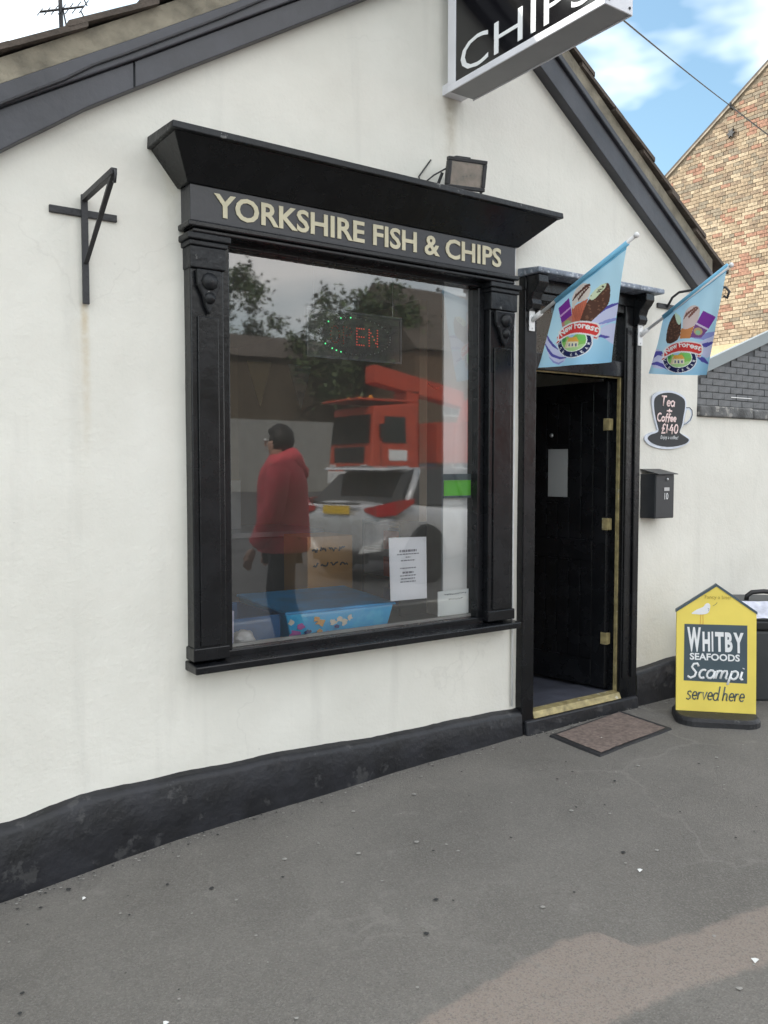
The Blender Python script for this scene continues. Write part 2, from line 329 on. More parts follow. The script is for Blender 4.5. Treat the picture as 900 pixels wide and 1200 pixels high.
M['brass'] = mat('tarnished_brass', (.36,.30,.15), .42, .35, 25, .2, 60, metallic=.35, chips=(.5,.47,.36), chipscale=20, chipth=.62)
M['iron'] = mat('black_iron', (.025,.025,.028), .5, .3, 20, .3, 80)
M['white'] = mat('white_plastic', (.75,.75,.75), .4, .05, 10)
M['signwhite'] = mat('white_sign_frame', (.72,.72,.76), .42, .07, 6, chips=(.35,.33,.3), chipscale=9, chipth=.72)
M['signgrey'] = mat('sign_underside_aluminium', (.24,.24,.245), .5, .1, 5)
M['signblack'] = mat('black_sign_acrylic', (.006,.006,.008), .12, .2, 3, coat=.2)
M['letterwhite'] = mat('white_vinyl', (.82,.83,.84), .4, .03, 10)
M['glass'] = glass_mat('window_glass', .13, (.985,.99,.985), wob=.06, dust=.026)
M['glassback'] = nodes_of('window_glass_inner_face')[0]; _t = M['glassback'].node_tree; _tr = _t.nodes.new('ShaderNodeBsdfTransparent'); _t.links.new(_tr.outputs[0], _t.nodes['Material Output'].inputs[0]); _t.nodes.remove(_t.nodes['Principled BSDF'])
M['glass2'] = glass_mat('lamp_glass', .12)
M['inner'] = mat('shop_interior_wall', (.30,.24,.17), .8, .15, 2)
M['innerwhite'] = mat('white_window_reveal', (.8,.81,.81), .6, .05, 3)
M['ceil'] = mat('shop_ceiling', (.35,.32,.28), .85, .1, 2)
M['floor'] = mat('shop_floor_vinyl', (.065,.07,.09), .5, .25, 8, .2, 50)
M['counter'] = mat('dark_counter', (.08,.075,.07), .4, .2, 4)
M['steel'] = mat('brushed_steel', (.45,.46,.47), .35, .1, 8, metallic=.9)
M['pavement'] = asphalt_mat('pavement_asphalt', (.162,.152,.137), (.27,.255,.232), (.102,.097,.09), .3, (.272,.228,.195))
M['road'] = asphalt_mat('road_asphalt', (.08,.08,.082), (.2,.2,.2), (.04,.04,.04), .5)
M['kerb'] = mat('concrete_kerb', (.3,.29,.27), .8, .2, 8, .4, 60)
M['mat'] = mat('brown_carpet', (.24,.185,.16), .95, .3, 40, 1., 260)
M['rubber'] = mat('black_rubber', (.022,.022,.025), .6, .25, 14, .3, 60, chips=(.08,.08,.08), chipscale=18, chipth=.62)
M['yellow'] = mat('yellow_sign_print', (.86,.69,.13), .42, .06, 5, chips=(.66,.55,.2), chipscale=11, chipth=.66)
M['slate'] = mat('slate_blue_print', (.06,.09,.11), .42, .08, 6)
M['pbox'] = mat('black_powder_coat', (.025,.027,.031), .42, .12, 12, .1, 200)
M['chalkboard'] = mat('chalkboard_black', (.022,.024,.028), .6, .2, 9)
M['cupedge'] = mat('cup_white_edge', (.62,.66,.74), .45, .1, 20)
M['chalkpink'] = mat('pink_chalk', (.85,.66,.64), .8, .08, 40)
M['chalkwhite'] = mat('white_chalk', (.75,.76,.78), .8, .08, 40)
M['binbody'] = mat('dark_grey_plastic', (.045,.05,.055), .5, .12, 5, .1, 80)
M['greybrick'] = mat('grey_painted_brick', (.105,.11,.12), .55, .22, 12, .5, 70)
M['greyjoint'] = mat('grey_painted_mortar', (.075,.078,.085), .7, .2, 12, .5, 70)
M['trim'] = mat('pale_grey_metal_trim', (.20,.23,.245), .45, .07, 3)
M['coping'] = mat('weathered_coping', (.12,.12,.12), .85, .6, 9, .8, 40, chips=(.3,.29,.27), chipscale=12, chipth=.54)
M['joint'] = mat('lime_mortar', (.27,.215,.155), .95, .25, 20, .7, 60)
M['cream'] = mat('cream_render', (.55,.44,.27), .85, .15, 4, .4, 40)

# ------------------------------------------------------------------ ground
GP = [(-60,-.42),(-3,-.42),(-1,-.28),(.62,-.159),(1.316,-.09),(2.195,-.048),(3.34,-.004),(4.,0),(400,0)]
def gz(x):
    for (a, za), (b, zb) in zip(GP, GP[1:]):
        if x <= b: return za+(zb-za)*(x-a)/(b-a)
    return 0
def sheet(name, xs, ys, zf, mt, kind='structure', parent=None):
    vs = [(x, y, zf(x, y)) for y in ys for x in xs]; n = len(xs)
    fs = [(j*n+i, j*n+i+1, (j+1)*n+i+1, (j+1)*n+i) for j in range(len(ys)-1) for i in range(n-1)]
    me = bpy.data.meshes.new(name); me.from_pydata(vs, [], fs); me.update()
    o = link(name, me, mt, parent, smooth=True)
    if kind: o['kind'] = kind
    return o
def frange(a, b, s): return [a+s*i for i in range(int(round((b-a)/s))+1)]
xs = [-60,-20,-8,-4,-2]+frange(-1, 0, .1)[:-1]+frange(0, 6, .03)+frange(6.1, 9, .1)+[12,20,60]
def pave_z(x, y):
    u = 0
    if -1 < x < 8 and y > -3.4: u = .007*noise.noise(Vector((x*1.3, y*1.3, 3)))+.003*noise.noise(Vector((x*5, y*5, 9)))
    return gz(x)+u
KERB = -3.95
UPE = [(-60,-1.8),(-1.5,-1.74),(.2,-1.70),(1.312,-1.643),(1.735,-1.613),(2.05,-1.60),(2.19,-1.64),(2.22,-1.77),(2.40,-1.83),(2.781,-1.895),(3.4,-1.97),(5,-2.1),(60,-2.3)]
LOE = [(-60,-2.2),(-1.5,-2.1),(1.0,-1.99),(1.781,-1.968),(2.149,-2.007),(2.463,-2.09),(3.2,-2.25),(5,-2.5),(60,-2.72)]
def lerp_pts(p, x):
    for (a, b), (c, d) in zip(p, p[1:]):
        if x <= c: return b+(d-b)*(x-a)/(c-a)
    return p[-1][1]
def strip_depth(x, y): return min(lerp_pts(UPE, x)-y, y-lerp_pts(LOE, x))
pys = [KERB]+frange(-3.9, -2.9, .1)[:-1]+frange(-2.9, .1, .03)
pv = sheet('pavement', xs, pys, lambda x, y: pave_z(x, y)+(.004 if strip_depth(x, y) > 0 else 0), M['pavement'])
at_ = pv.data.attributes.new('strip', 'FLOAT', 'POINT'); at_.data.foreach_set('value', [strip_depth(v.co.x, v.co.y) for v in pv.data.vertices])
m = MB()
for a, b in zip(xs, xs[1:]): m.hexa([(a,KERB-.12,gz(a)-.3),(b,KERB-.12,gz(b)-.3),(b,KERB,gz(b)-.3),(a,KERB,gz(a)-.3)], [(a,KERB-.12,gz(a)+.002),(b,KERB-.12,gz(b)+.002),(b,KERB,gz(b)+.004),(a,KERB,gz(a)+.004)])
m.build('kerb', M['kerb'])['kind'] = 'structure'
xs2 = [-60,-20,-8,-4,-3,-1,.62,1.3,2.2,3.4,4,8,14,22,60]
sheet('road', xs2, [-11.6,-8,KERB-.119], lambda x, y: gz(x)-.12, M['road'])
sheet('far_ground', [-60,-20,0,8,16,24,60], [-70,-40,-19,-11.6], lambda x, y: -.11 if y > -12 else .45, M['road'])
gm = mat('garden_ground', (.09,.085,.06), .95, .4, .6, .3, 4)
me = bpy.data.meshes.new('ground'); me.from_pydata([(-600,-600,-.62),(600,-600,-.62),(600,600,-.62),(-600,600,-.62)], [], [(0,1,2,3)])
link('ground', me, gm)['kind'] = 'structure'
sheet('yard', [5.0,8,14,22,60], [.22,3,8,30], lambda x, y: -.02, mat('yard_concrete', (.25,.24,.22), .9, .2, 3))
# trodden chewing gum, grit and scraps on the pavement
m = MB(); rs = random.Random(5)
for i in range(620):
    x = rs.uniform(.5, 6); y = -abs(rs.gauss(0, 1.2))-.08 if i < 240 else -.075-abs(rs.gauss(0,.035))
    if y < -3.3: continue
    r = rs.choice([.003,.004,.005,.006,.007,.010]) if i < 240 else rs.choice([.002,.003,.004,.006]) ; z = pave_z(x, y)+.0055; k = rs.randint(5, 8); m.cm = rs.choice([0,0,0,1,1])
    ring = [(x+r*rs.uniform(.7,1.3)*math.cos(6.283*j/k), y+r*rs.uniform(.7,1.3)*math.sin(6.283*j/k), z) for j in range(k)]
    m.add(ring+[(x, y, z+r*.35)], [(j, (j+1) % k, k) for j in range(k)])
m.cm = 2
for (px, py, s) in ((750,1022,.011),(885,1125,.014),(705,872,.008),(98,1024,.008),(194,1163,.010)):
    d = ray(px, py); p = CAM+d*((-.03-CAM.z)/d.z); x, y = p.x, p.y; z = pave_z(x, y)+.006
    m.add([(x-s,y-s*.6,z),(x+s*.8,y-s*.5,z+.004),(x+s,y+s*.4,z+.001),(x-s*.6,y+s*.7,z+.006),(x,y,z+.009)], [(0,1,4),(1,2,4),(2,3,4),(3,0,4)])
o = m.build('pavement_litter', [mat('pale_gum', (.28,.27,.25), .8), mat('dark_gum', (.03,.03,.03), .8), mat('white_scrap', (.7,.7,.68), .7)])
tag(o, 'trodden gum spots, grit and tiny paper scraps over the asphalt pavement', 'litter', kind='stuff')

# ------------------------------------------------------------------ the shop building
def roof_bot(x):   # underside line of the bargeboards in the wall plane
    if x < .84: return 2.838-(.84-x)*.80
    return min(3.05+.62*(x-1.19)+.018, 6.178-.708*x)
AP = 2.911; APZ = 4.117
shop = empty('chip_shop', (2.9, 0, 0), 0, 'white rendered gabled shop with black shopfront window and open black doorway', 'shop')
def P(o):   # parent to shop keeping coordinates
    o.parent = shop; o.matrix_parent_inverse = Matrix.Translation((-2.9, 0, 0)); return o
WX0, WX1, WZ0, WZ1 = 1.44, 3.24, .62, 2.72
DX0, DX1, DZ1 = 3.40, 4.34, 2.57
EX0, EX1 = 0.0, 5.01
def axis(a, b, brk, st):
    out = []; pts = sorted([a, b]+[k for k in brk if a < k < b])
    for p, q in zip(pts, pts[1:]):
        n = max(1, int(round((q-p)/st)))
        out += [p+(q-p)*i/n for i in range(n)]
    return out+[b]
wx = axis(EX0, EX1, [WX0, WX1, DX0, DX1], .045); wz = axis(-.55, 2.76, [WZ0, WZ1, DZ1], .045)
m = MB(); vid = {}; V = []; Fs = []
def wy(x, z):
    a = .008*noise.noise(Vector((x*.9, z*.9, 2)))+.004*noise.noise(Vector((x*3.1, z*3.1, 5)))
    return a
def vert(x, z):
    k = (round(x, 4), round(z, 4))
    if k not in vid: vid[k] = len(V); V.append((x, wy(x, z), z))
    return vid[k]
for xa, xb in zip(wx, wx[1:]):
    xc = (xa+xb)/2
    for za, zb in zip(wz, wz[1:]):
        zc = (za+zb)/2
        if WX0 < xc < WX1 and WZ0 < zc < WZ1: continue
        if DX0 < xc < DX1 and zc < DZ1: continue
        ta, tb = roof_bot(xa)+.1, roof_bot(xb)+.1
        if za >= max(ta, tb): continue
        Fs.append((vert(xa, za), vert(xb, za), vert(xb, min(zb, max(tb, za+.002))), vert(xa, min(zb, max(ta, za+.002)))))
    ta, tb = roof_bot(xa)+.1, roof_bot(xb)+.1
    if min(ta, tb) > 2.76:
        n = max(1, int((max(ta, tb)-2.76)/.045))
        for i in range(n):
            f0, f1 = i/n, (i+1)/n
            Fs.append((vert(xa, 2.76+(ta-2.76)*f0), vert(xb, 2.76+(tb-2.76)*f0), vert(xb, 2.76+(tb-2.76)*f1), vert(xa, 2.76+(ta-2.76)*f1)))
me = bpy.data.meshes.new('front_wall'); me.from_pydata(V, [], Fs); me.update()
P(link('front_wall', me, M['render'], smooth=True))
# wall thickness: reveals and inner leaf, side and back walls
m = MB()
T = .26
for (x0, x1, z0, z1) in ((EX0, WX0, -.55, 2.55), (WX0, WX1, -.55, WZ0), (WX1, DX0, -.55, 2.55), (DX1, EX1-.003, -.55, 2.55), (WX0, WX1, WZ1, 2.74), (DX0, DX1, DZ1, 2.74)):
    m.box(x0, x1, .022, T, z0, z1)
P(m.build('inner_leaf', M['innerwhite']))
m = MB().box(EX1-.25, EX1, .03, 6, -.5, 2.75).box(EX0, EX0+.2, .27, 6, -.5, 2.2).box(EX0+.2, EX1-.25, 5.8, 6, -.5, 2.75)
P(m.build('side_and_back_wall', M['render']))
P(BOX(EX0+.2, EX1-.25, T+.002, 5.8, -.02, .1).build('shop_floor', M['floor']))
P(BOX(EX0+.21, EX1-.26, T+.004, 5.79, 2.56, 2.62).build('shop_ceiling', M['ceil']))
m = MB().box(EX0+.21, EX1-.26, 3.4, 3.5, .1, 2.56).box(1.1, 1.16, T+.004, 3.4, .1, 2.56).box(3.25,3.31,T+.5,3.4,.1,2.56)
P(m.build('inner_partition', M['inner']))
P(BOX(2.878, 3.09, .055, .07, .662, 2.56).build('window_side_panel', M['innerwhite']))
P(BOX(3.10, 3.14, .105, .30, .66, 2.56).build('window_reveal', M['innerwhite']))

# plinth: hand-rendered black skirting, uneven top
def plinth(name, top, x0, x1, par, st=.03, th=.05):
    n = int((x1-x0)/st); m = MB()
    for i in range(n+1):
        x = x0+(x1-x0)*i/n
        for (a, za), (b, zb) in zip(top, top[1:]):
            if x <= b or b == top[-1][0]:
                t = (x-a)/(b-a); z = za+(zb-za)*(t*t*(3-2*t)); break
        z += .007*noise.noise(Vector((x*4, 0, 1)))+.003*noise.noise(Vector((x*23, 0, 4)))
        g = gz(x)-.03; d = th+.007*noise.noise(Vector((x*2.2, 5, 1)))
        m.v += [(x,-d-.012,g),(x,-d-.004,g+(z-g)*.4),(x,-d,z-.028),(x,-d+.012,z-.008),(x,-d*.45,z),(x,.02,z+.012)]
        if i:
            for k in range(5): m.f.append(((i-1)*6+k, i*6+k, i*6+k+1, (i-1)*6+k+1)); m.mi.append(0)
    return m.build(name, M['plinth'], smooth=True)
P(plinth('plinth', [(0,.06),(.3,.08),(.62,.125),(1.0,.172),(1.28,.172),(1.73,.172),(2.45,.147),(2.9,.146),(3.38,.136)], 0.0, 3.372, shop))
P(plinth('plinth', [(4.39,.222),(4.8,.25),(5.02,.25)], 4.372, 5.015, shop))

# roof slabs, bargeboards, mortar, tiles
def verge_strip(o0, o1, y0, y1, side, xa=None, xb=None):
    """quadrilateral band between vertical offsets o0..o1 above the bargeboard underside"""
    pts = [(.0,2.166),(.45,2.526),(.66,2.684),(.75,2.75),(.86,2.828),(1.0,2.93),(1.19,3.05),(AP,APZ)] if side < 0 else [(AP,APZ),(5.05,2.603)]
    lo_ = pts; m = MB(); n = len(lo_)
    vs = []
    for x, z in lo_:
        zz = z
        if side < 0 and o0 > .05: zz = min(z, 99) if x >= 1.19 else 3.05+.60*(x-1.19)
        zt = z if x >= 1.19 or side > 0 else 3.05+.60*(x-1.19)
        vs += [(x,y0,zz+o0),(x,y1,zz+o0),(x,y1,zt+o1),(x,y0,zt+o1)]
    fs = [(3,2,1,0)]
    for i in range(n-1):
        for k in range(4): fs.append((i*4+k, i*4+(k+1)%4, (i+1)*4+(k+1)%4, (i+1)*4+k))
    fs.append(tuple((n-1)*4+k for k in range(4)))
    return m.add(vs, fs)
for s in (-1, 1):
    P(verge_strip(0, .105 if s < 0 else .155, -.058, .03, s).build('bargeboard', M['barge'], bevel=.004))
    P(verge_strip(.107 if s < 0 else .157, .19 if s < 0 else .20, -.078, .03, s).build('verge_capping', M['barge'], bevel=.006))
    P(verge_strip(.192 if s < 0 else .202, .285 if s < 0 else .285, -.068, .03, s).build('verge_mortar', M['mortar']))
P(MB().tube([(1.185,-.0595,3.052),(1.186,-.0595,3.15)], .004, 5).build('board_joint', M['black']))
rf = MB()
rf.add([(-.02,.035,2.52),(AP,.035,APZ+.235),(AP,6.1,APZ+.235),(-.02,6.1,2.52),(-.02,.035,2.57),(AP,.035,APZ+.285),(AP,6.1,APZ+.285),(-.02,6.1,2.57)], [(0,1,2,3),(4,5,6,7),(0,1,5,4),(1,2,6,5),(2,3,7,6),(3,0,4,7)])
rf.add([(AP,.035,APZ+.235),(5.25,.035,2.699),(5.25,6.1,2.699),(AP,6.1,APZ+.235),(AP,.035,APZ+.285),(5.25,.035,2.748),(5.25,6.1,2.748),(AP,6.1,APZ+.285)], [(0,1,2,3),(4,5,6,7),(0,1,5,4),(1,2,6,5),(2,3,7,6),(3,0,4,7)])
roof = P(rf.build('roof', M['tile']))
def tile_mesh(side, warp):
    sl = .62 if side < 0 else -.705
    # local origin at the tile's lower (eaves) end, runs up-slope L
    L_ = .36; dx = L_ if side < 0 else -L_
    t = .024; lift = .034
    z1 = abs(sl)*L_
    vs = []
    for (xx, zz) in ((0, lift), (dx, z1+.006)):
        for y in (0, .32):
            vs.append((xx, y, zz+warp*(y-.1)))
            vs.append((xx, y, zz+t+warp*(y-.1)))
    return MB().add(vs, [(0,2,3,1),(4,5,7,6),(0,1,5,4),(2,6,7,3),(1,3,7,5),(0,4,6,2)]).mesh('tile')
tilem = {-1: [tile_mesh(-1, w) for w in (0, .02, -.02)], 1: [tile_mesh(1, w) for w in (0, .02, -.02)]}
for k in tilem:
    for me in tilem[k]: me.materials.append(M['tile'])
rt = random.Random(3)
for s in (-1, 1):
    xs_ = [.915-.286*2+.286*i for i in range(9)] if s < 0 else [5.20-.268*i for i in range(9)]
    for x in xs_:
        if s < 0 and x > AP-.1: continue
        z = (3.05+.62*(x-1.19) if s < 0 else 6.178-.708*x)+.283
        if s < 0 and x < .6: z = 3.05+.60*(x-1.19)+.285
        for j in range(3):
            o = bpy.data.objects.new('tile', rt.choice(tilem[s])); COL.objects.link(o); o.parent = roof
            o.location = (x+rt.uniform(-.006,.006), -.098+j*.325+rt.uniform(-.008,.008), z+rt.uniform(-.003,.004)); o.rotation_euler = (rt.uniform(-.015,.015), 0, rt.uniform(-.012,.012))
# ---- shop window
win = P(MB().box(1.562,1.606,-.03,.06,.70,2.478).box(3.046,3.09,-.03,.06,.70,2.478).box(1.562,3.09,-.034,.06,2.479,2.52).box(1.562,3.09,-.034,.06,.655,.70).build('shop_window', M['black'], bevel=.005))
def W(o): o.parent = win; return o
for (xa, xb, bw) in ((1.408,1.560,.012),(3.092,3.272,.012)):
    pl = W(BOX(xa, xb, -.07, .03, .676, 2.50).build('pilaster', M['black'], bevel=.006))
    m = MB().box(xa+.028, xb-.028, -.079, -.071, .74, 2.16)                       # raised panel
    m.build('pilaster_panel', M['black'], pl, bevel=.004)
    m = MB().box(xa-.022, xb+.022, -.105, .028, 2.475, 2.502).box(xa-.012, xb+.012, -.094, .028, 2.452, 2.4745).box(xa-.006, xb+.004, -.088, .0, 2.36, 2.4515)
    m.build('capital', M['blackworn'], pl, bevel=.005)
    # carved drop below the capital
    xm = (xa+xb)/2; hw = (xb-xa)/2-.018
    pts = [(xm-hw,2.355),(xm+hw,2.355),(xm+hw*.92,2.29),(xm+hw*.55,2.25),(xm+hw*.3,2.2),(xm,2.165),(xm-hw*.3,2.2),(xm-hw*.55,2.25),(xm-hw*.92,2.29)]
    MB().prism([(x,-.098,z) for x, z in pts], (0,.026,0)).build('carved_drop', M['blackworn'], pl, bevel=.008)
    m = MB(); m.lathe([(.001,-.118),(.02,-.114),(.026,-.10),(.026,-.095)], (xm, 0, 2.235), 10, 'y'); m.lathe([(.001,-.122),(.03,-.116),(.038,-.10),(.038,-.095)], (xm, 0, 2.305), 10, 'y')
    m.build('carved_boss', M['blackworn'], pl, smooth=True)
    BOX(xa-.008, xb+.008, -.082, .02, .677, .735).build('pilaster_base', M['black'], pl, bevel=.005)
fas = W(BOX(1.40, 3.245, -.10, .03, 2.55, 2.70).build('fascia_board', M['greyblack'], bevel=.003))
W(MB().box(1.385, 3.26, -.118, .02, 2.5225, 2.548).box(1.41, 3.24, -.104, .02, 2.5025, 2.522).build('architrave', M['black'], bevel=.006))
# cornice: sloping black soffit flaring up to a weathered lip
c = MB()
b_ = [(1.385,-.108,2.70),(3.262,-.108,2.70),(3.262,.02,2.70),(1.385,.02,2.70)]
t_ = [(1.272,-.262,2.838),(3.405,-.262,2.838),(3.405,.02,2.838),(1.272,.02,2.838)]
c.hexa(b_, t_)
cor = W(c.build('cornice', M['black'], bevel=.003))
MB().hexa([(1.255,-.285,2.839),(3.42,-.285,2.839),(3.42,.02,2.839),(1.255,.02,2.839)], [(1.258,-.283,2.868),(3.417,-.283,2.868),(3.417,.02,2.892),(1.258,.02,2.892)]).build('cornice_lip', M['blackworn'], cor, bevel=.004)
sill = W(MB().hexa([(1.395,-.115,.628),(3.30,-.115,.628),(3.30,.05,.628),(1.395,.05,.628)], [(1.395,-.115,.662),(3.30,-.115,.662),(3.30,.05,.674),(1.395,.05,.674)]).build('sill', M['black'], bevel=.006))
pane = W(BOX(1.607, 3.045, .012, .018, .701, 2.478).build('pane', [M['glass'], M['glassback']]))
for p_ in pane.data.polygons: p_.material_index = 0 if p_.normal.y < -.5 else 1
W(MB().box(1.606,3.046,.019,.03,.701,.716).build('glazing_bead', mat('grey_bead', (.35,.35,.34), .5)))
text_obj('lettering', 'YORKSHIRE FISH & CHIPS', 1.635, .100, lambda x, y, d: (2.322+x, -.101-d, 2.628+y), M['gold'], fas, bold=.022, depth=.004)
# ---- doorway
dw = P(MB().box(3.37,3.462,-.05,.12,.0,2.50).box(4.215,4.366,-.05,.12,.0,2.50).box(3.4625,4.2145,-.035,.12,2.07,2.165).box(3.4625,4.2145,-.04,.12,2.455,2.50).box(3.37,4.366,-.052,.1,2.5005,2.575).build('doorway', M['black'], bevel=.005))
def D(o): o.parent = dw; return o
for xa in (3.378, 4.285):
    prof = [(-.051,2.575),(-.145,2.572),(-.148,2.53),(-.13,2.505),(-.105,2.48),(-.092,2.445),(-.10,2.42),(-.088,2.395),(-.06,2.385),(-.051,2.38)]
    D(MB().prism([(xa, y, z) for y, z in prof], (.075,0,0)).build('corbel', M['black'], bevel=.004))
D(MB().hexa([(3.36,-.165,2.577),(4.435,-.165,2.577),(4.435,.01,2.577),(3.36,.01,2.577)], [(3.36,-.165,2.607),(4.435,-.165,2.607),(4.435,.01,2.625),(3.36,.01,2.625)]).build('door_hood', M['lead'], bevel=.008))
D(BOX(4.222,4.262,-.061,-.0505,.2,2.37).build('jamb_moulding', M['black'], bevel=.004)); D(BOX(4.30,4.35,-.064,-.0505,.2,2.37).build('jamb_moulding', M['black'], bevel=.004))
D(BOX(3.463, 4.214, .02, .026, 2.166, 2.454).build('fanlight_pane', M['glass']))
D(BOX(4.203, 4.2148, -.02, .0, .1, 2.069).build('brass_weather_strip', M['brass']))
D(BOX(3.4625, 4.2025, -.012, .004, 2.063, 2.0695).build('brass_weather_strip', M['brass']))
D(MB().hexa([(3.4625,-.06,.075),(4.2145,-.06,.075),(4.2145,.0,.075),(3.4625,.0,.075)], [(3.4625,-.045,.112),(4.2145,-.045,.112),(4.2145,.0,.122),(3.4625,.0,.122)]).build('brass_threshold', M['brass'], bevel=.004))
D(BOX(3.4625,4.2145,.001,.27,.075,.108).build('inner_sill', M['floor']))
D(MB().hexa([(3.39,-.085,-.03),(4.36,-.085,-.03),(4.36,.1,-.03),(3.39,.1,-.03)], [(3.39,-.07,.073),(4.36,-.07,.073),(4.36,.1,.074),(3.39,.1,.074)]).build('door_step', M['plinth'], bevel=.01))
# ---- door leaf, opened inwards about the right jamb; local x runs from the hinge to the free edge, local -y is the outside face
leaf = empty('door', (4.198, .045, .125)); P(leaf)
ang = R(81); leaf.rotation_euler = (0, 0, math.pi-ang)
LW, LH = .735, 1.925
def Lf(o): o.parent = leaf; return o
# outside face is +y in leaf-local space after the half turn
Lf(BOX(0, LW, -.02, .016, 0, LH).build('door_leaf', M['black'], bevel=.003))
for (a, b) in ((.0,.10), (LW-.10,LW)): Lf(BOX(a, b, .0165, .03, 0, LH).build('stile', M['black'], bevel=.004))
for (a, b) in ((.0,.17), (.80,.93), (LH-.12,LH)): Lf(BOX(.1005, LW-.1005, .0165, .03, a, b).build('rail', M['black'], bevel=.004))
pw = (LW-.2)/6
for k in range(6):
    for (a, b) in ((.171,.799), (.931,LH-.121)):
        x0 = .1005+pw*k
        if b > 1 and k in (2, 3):
            Lf(BOX(x0+.003, x0+pw-.003, .0165, .025, a, 1.16).build('plank', M['black'], bevel=.003)); Lf(BOX(x0+.003, x0+pw-.003, .0165, .025, 1.545, b).build('plank', M['black'], bevel=.003))
        else: Lf(BOX(x0+.003, x0+pw-.003, .0165, .025, a, b).build('plank', M['black'], bevel=.003))
gx0, gx1 = .1005+pw*2, .1005+pw*4
Lf(BOX(gx0+.02, gx1-.01, .0165, .022, 1.20, 1.51).build('frosted_pane', mat('frosted_panel', (.30,.31,.31), .3, .05, 4)))
for a_, b_2 in ((1.161,1.198),(1.512,1.544)): Lf(BOX(gx0, gx1, .0165, .028, a_, b_2).build('pane_bead', M['black'], bevel=.003))
Lf(MB().lathe([(.001,.036),(.010,.035),(.014,.030),(.014,.026)], (.42,0,1.60), 12, 'y').build('spyhole', M['steel'], smooth=True))
for z in (.28, 1.0, 1.62):
    Lf(MB().box(-.014, .03, .0305, .034, z, z+.075).box(-.02,.0,-.0,.03,z+.002,z+.073).build('hinge', M['brass'], bevel=.002))

# ------------------------------------------------------------------ boundary wall and its coping
bw = empty('boundary_wall', (5.02, .1, 0), 0, 'white rendered boundary wall right of the shop under weathered dark coping', 'wall')
def keep(o, par):
    o.parent = par; o.matrix_parent_inverse = par.matrix_basis.inverted() if par.type == 'EMPTY' else par.matrix_world.inverted(); return o
bxs = axis(5.0101, 9.5, [], .08); bzs = axis(-.1, 1.858, [], .08)
me = bpy.data.meshes.new('wall_face')
me.from_pydata([(x, wy(x, z), z) for z in bzs for x in bxs], [], [(j*len(bxs)+i, j*len(bxs)+i+1, (j+1)*len(bxs)+i+1, (j+1)*len(bxs)+i) for j in range(len(bzs)-1) for i in range(len(bxs)-1)])
keep(link('wall_face', me, M['render'], smooth=True), bw)
keep(BOX(5.012, 9.5, .021, .215, -.1, 1.857).build('wall_core', M['render']), bw)
rk = random.Random(2)
for k in range(7):
    a = 5.018+.62*k
    keep(MB().hexa([(a,-.03,1.86),(a+.612,-.03,1.86),(a+.612,.235,1.86),(a,.235,1.86)], [(a,-.026,1.926+rk.uniform(-.004,.006)),(a+.612,-.026,1.928+rk.uniform(-.004,.006)),(a+.612,.235,1.95),(a,.235,1.95)]).build('coping_stone', M['coping'], bevel=.01), bw)
keep(plinth('plinth', [(5.0,.25),(6.0,.26),(9.5,.28)], 5.0161, 9.5, None), bw)

# ------------------------------------------------------------------ grey painted brick building behind the wall
GY = 2.2
gar = empty('grey_outbuilding', (9, GY, 0), 0, 'dark grey painted brick outbuilding with sloping pale metal roof edge', 'building')
def gtop(x): return 2.57+(x-8.287)*.354
xg0, xg1 = 7.4, 12.5
m = MB().prism([(xg0,GY+.012,-.1),(xg1,GY+.012,-.1),(xg1,GY+.012,gtop(xg1)),(xg0,GY+.012,gtop(xg0))], (0,.2,0))
keep(m.build('wall', M['greyjoint']), gar)
keep(BOX(xg0,xg0+.2,GY+.22,GY+5,-.1,gtop(xg0)).build('side_wall', M['greyjoint']), gar)
keep(MB().prism([(xg0-.1,GY-.05,gtop(xg0-.1)),(xg1,GY-.05,gtop(xg1)),(xg1,GY-.05,gtop(xg1)+.135),(xg0-.1,GY-.05,gtop(xg0-.1)+.135)], (0,.06,0)).build('metal_roof_edge', M['trim'], bevel=.004), gar)
keep(BOX(xg0+.21, xg1, GY+.22, GY+5, gtop(xg0)-.2, gtop(xg0)-.12).build('flat_roof', M['coping']), gar)
rb = random.Random(11)
bst = {}
def brick_proto(w, h, d, mt, var):
    k = (w, h, mt.name, var)
    if k not in bst:
        r = random.Random(hash((w, h, var)) % 999); j = lambda: r.uniform(-.003,.003)
        me = MB().hexa([(j(),0,j()),(w+j(),0,j()),(w+j(),d,j()),(j(),d,j())], [(j(),0,h+j()),(w+j(),0,h+j()),(w+j(),d,h+j()),(j(),d,h+j())]).mesh('brick'); me.materials.append(mt); bst[k] = me
    return bst[k]
rest = MB(); zc = 1.0; row = 0
while zc < 4.3:
    x = xg0+(.112 if row % 2 else 0)
    while x < xg1-.23:
        if zc+.065 < min(gtop(x), gtop(x+.215))+.03 and zc > 1.4:
            yo = GY+rb.uniform(-.002,.003)
            if 8.0 < x < 9.75 and zc > 2.05:
                o = bpy.data.objects.new('brick', brick_proto(.215,.065,.02,M['greybrick'],rb.randint(0,3))); COL.objects.link(o); o.location = (x, yo, zc); keep(o, gar)
            else: rest.box(x, x+.215, yo, yo+.02, zc, zc+.065)
        x += .225
    zc += .075; row += 1
o = keep(rest.build('bricks_remaining', M['greybrick']), gar); o['kind'] = 'stuff'
keep(BOX(8.75,9.15,GY-.006,GY-.003,2.302,2.309).build('pale_line', M['letterwhite']), gar)  # thin pale strip across the painted brick faces

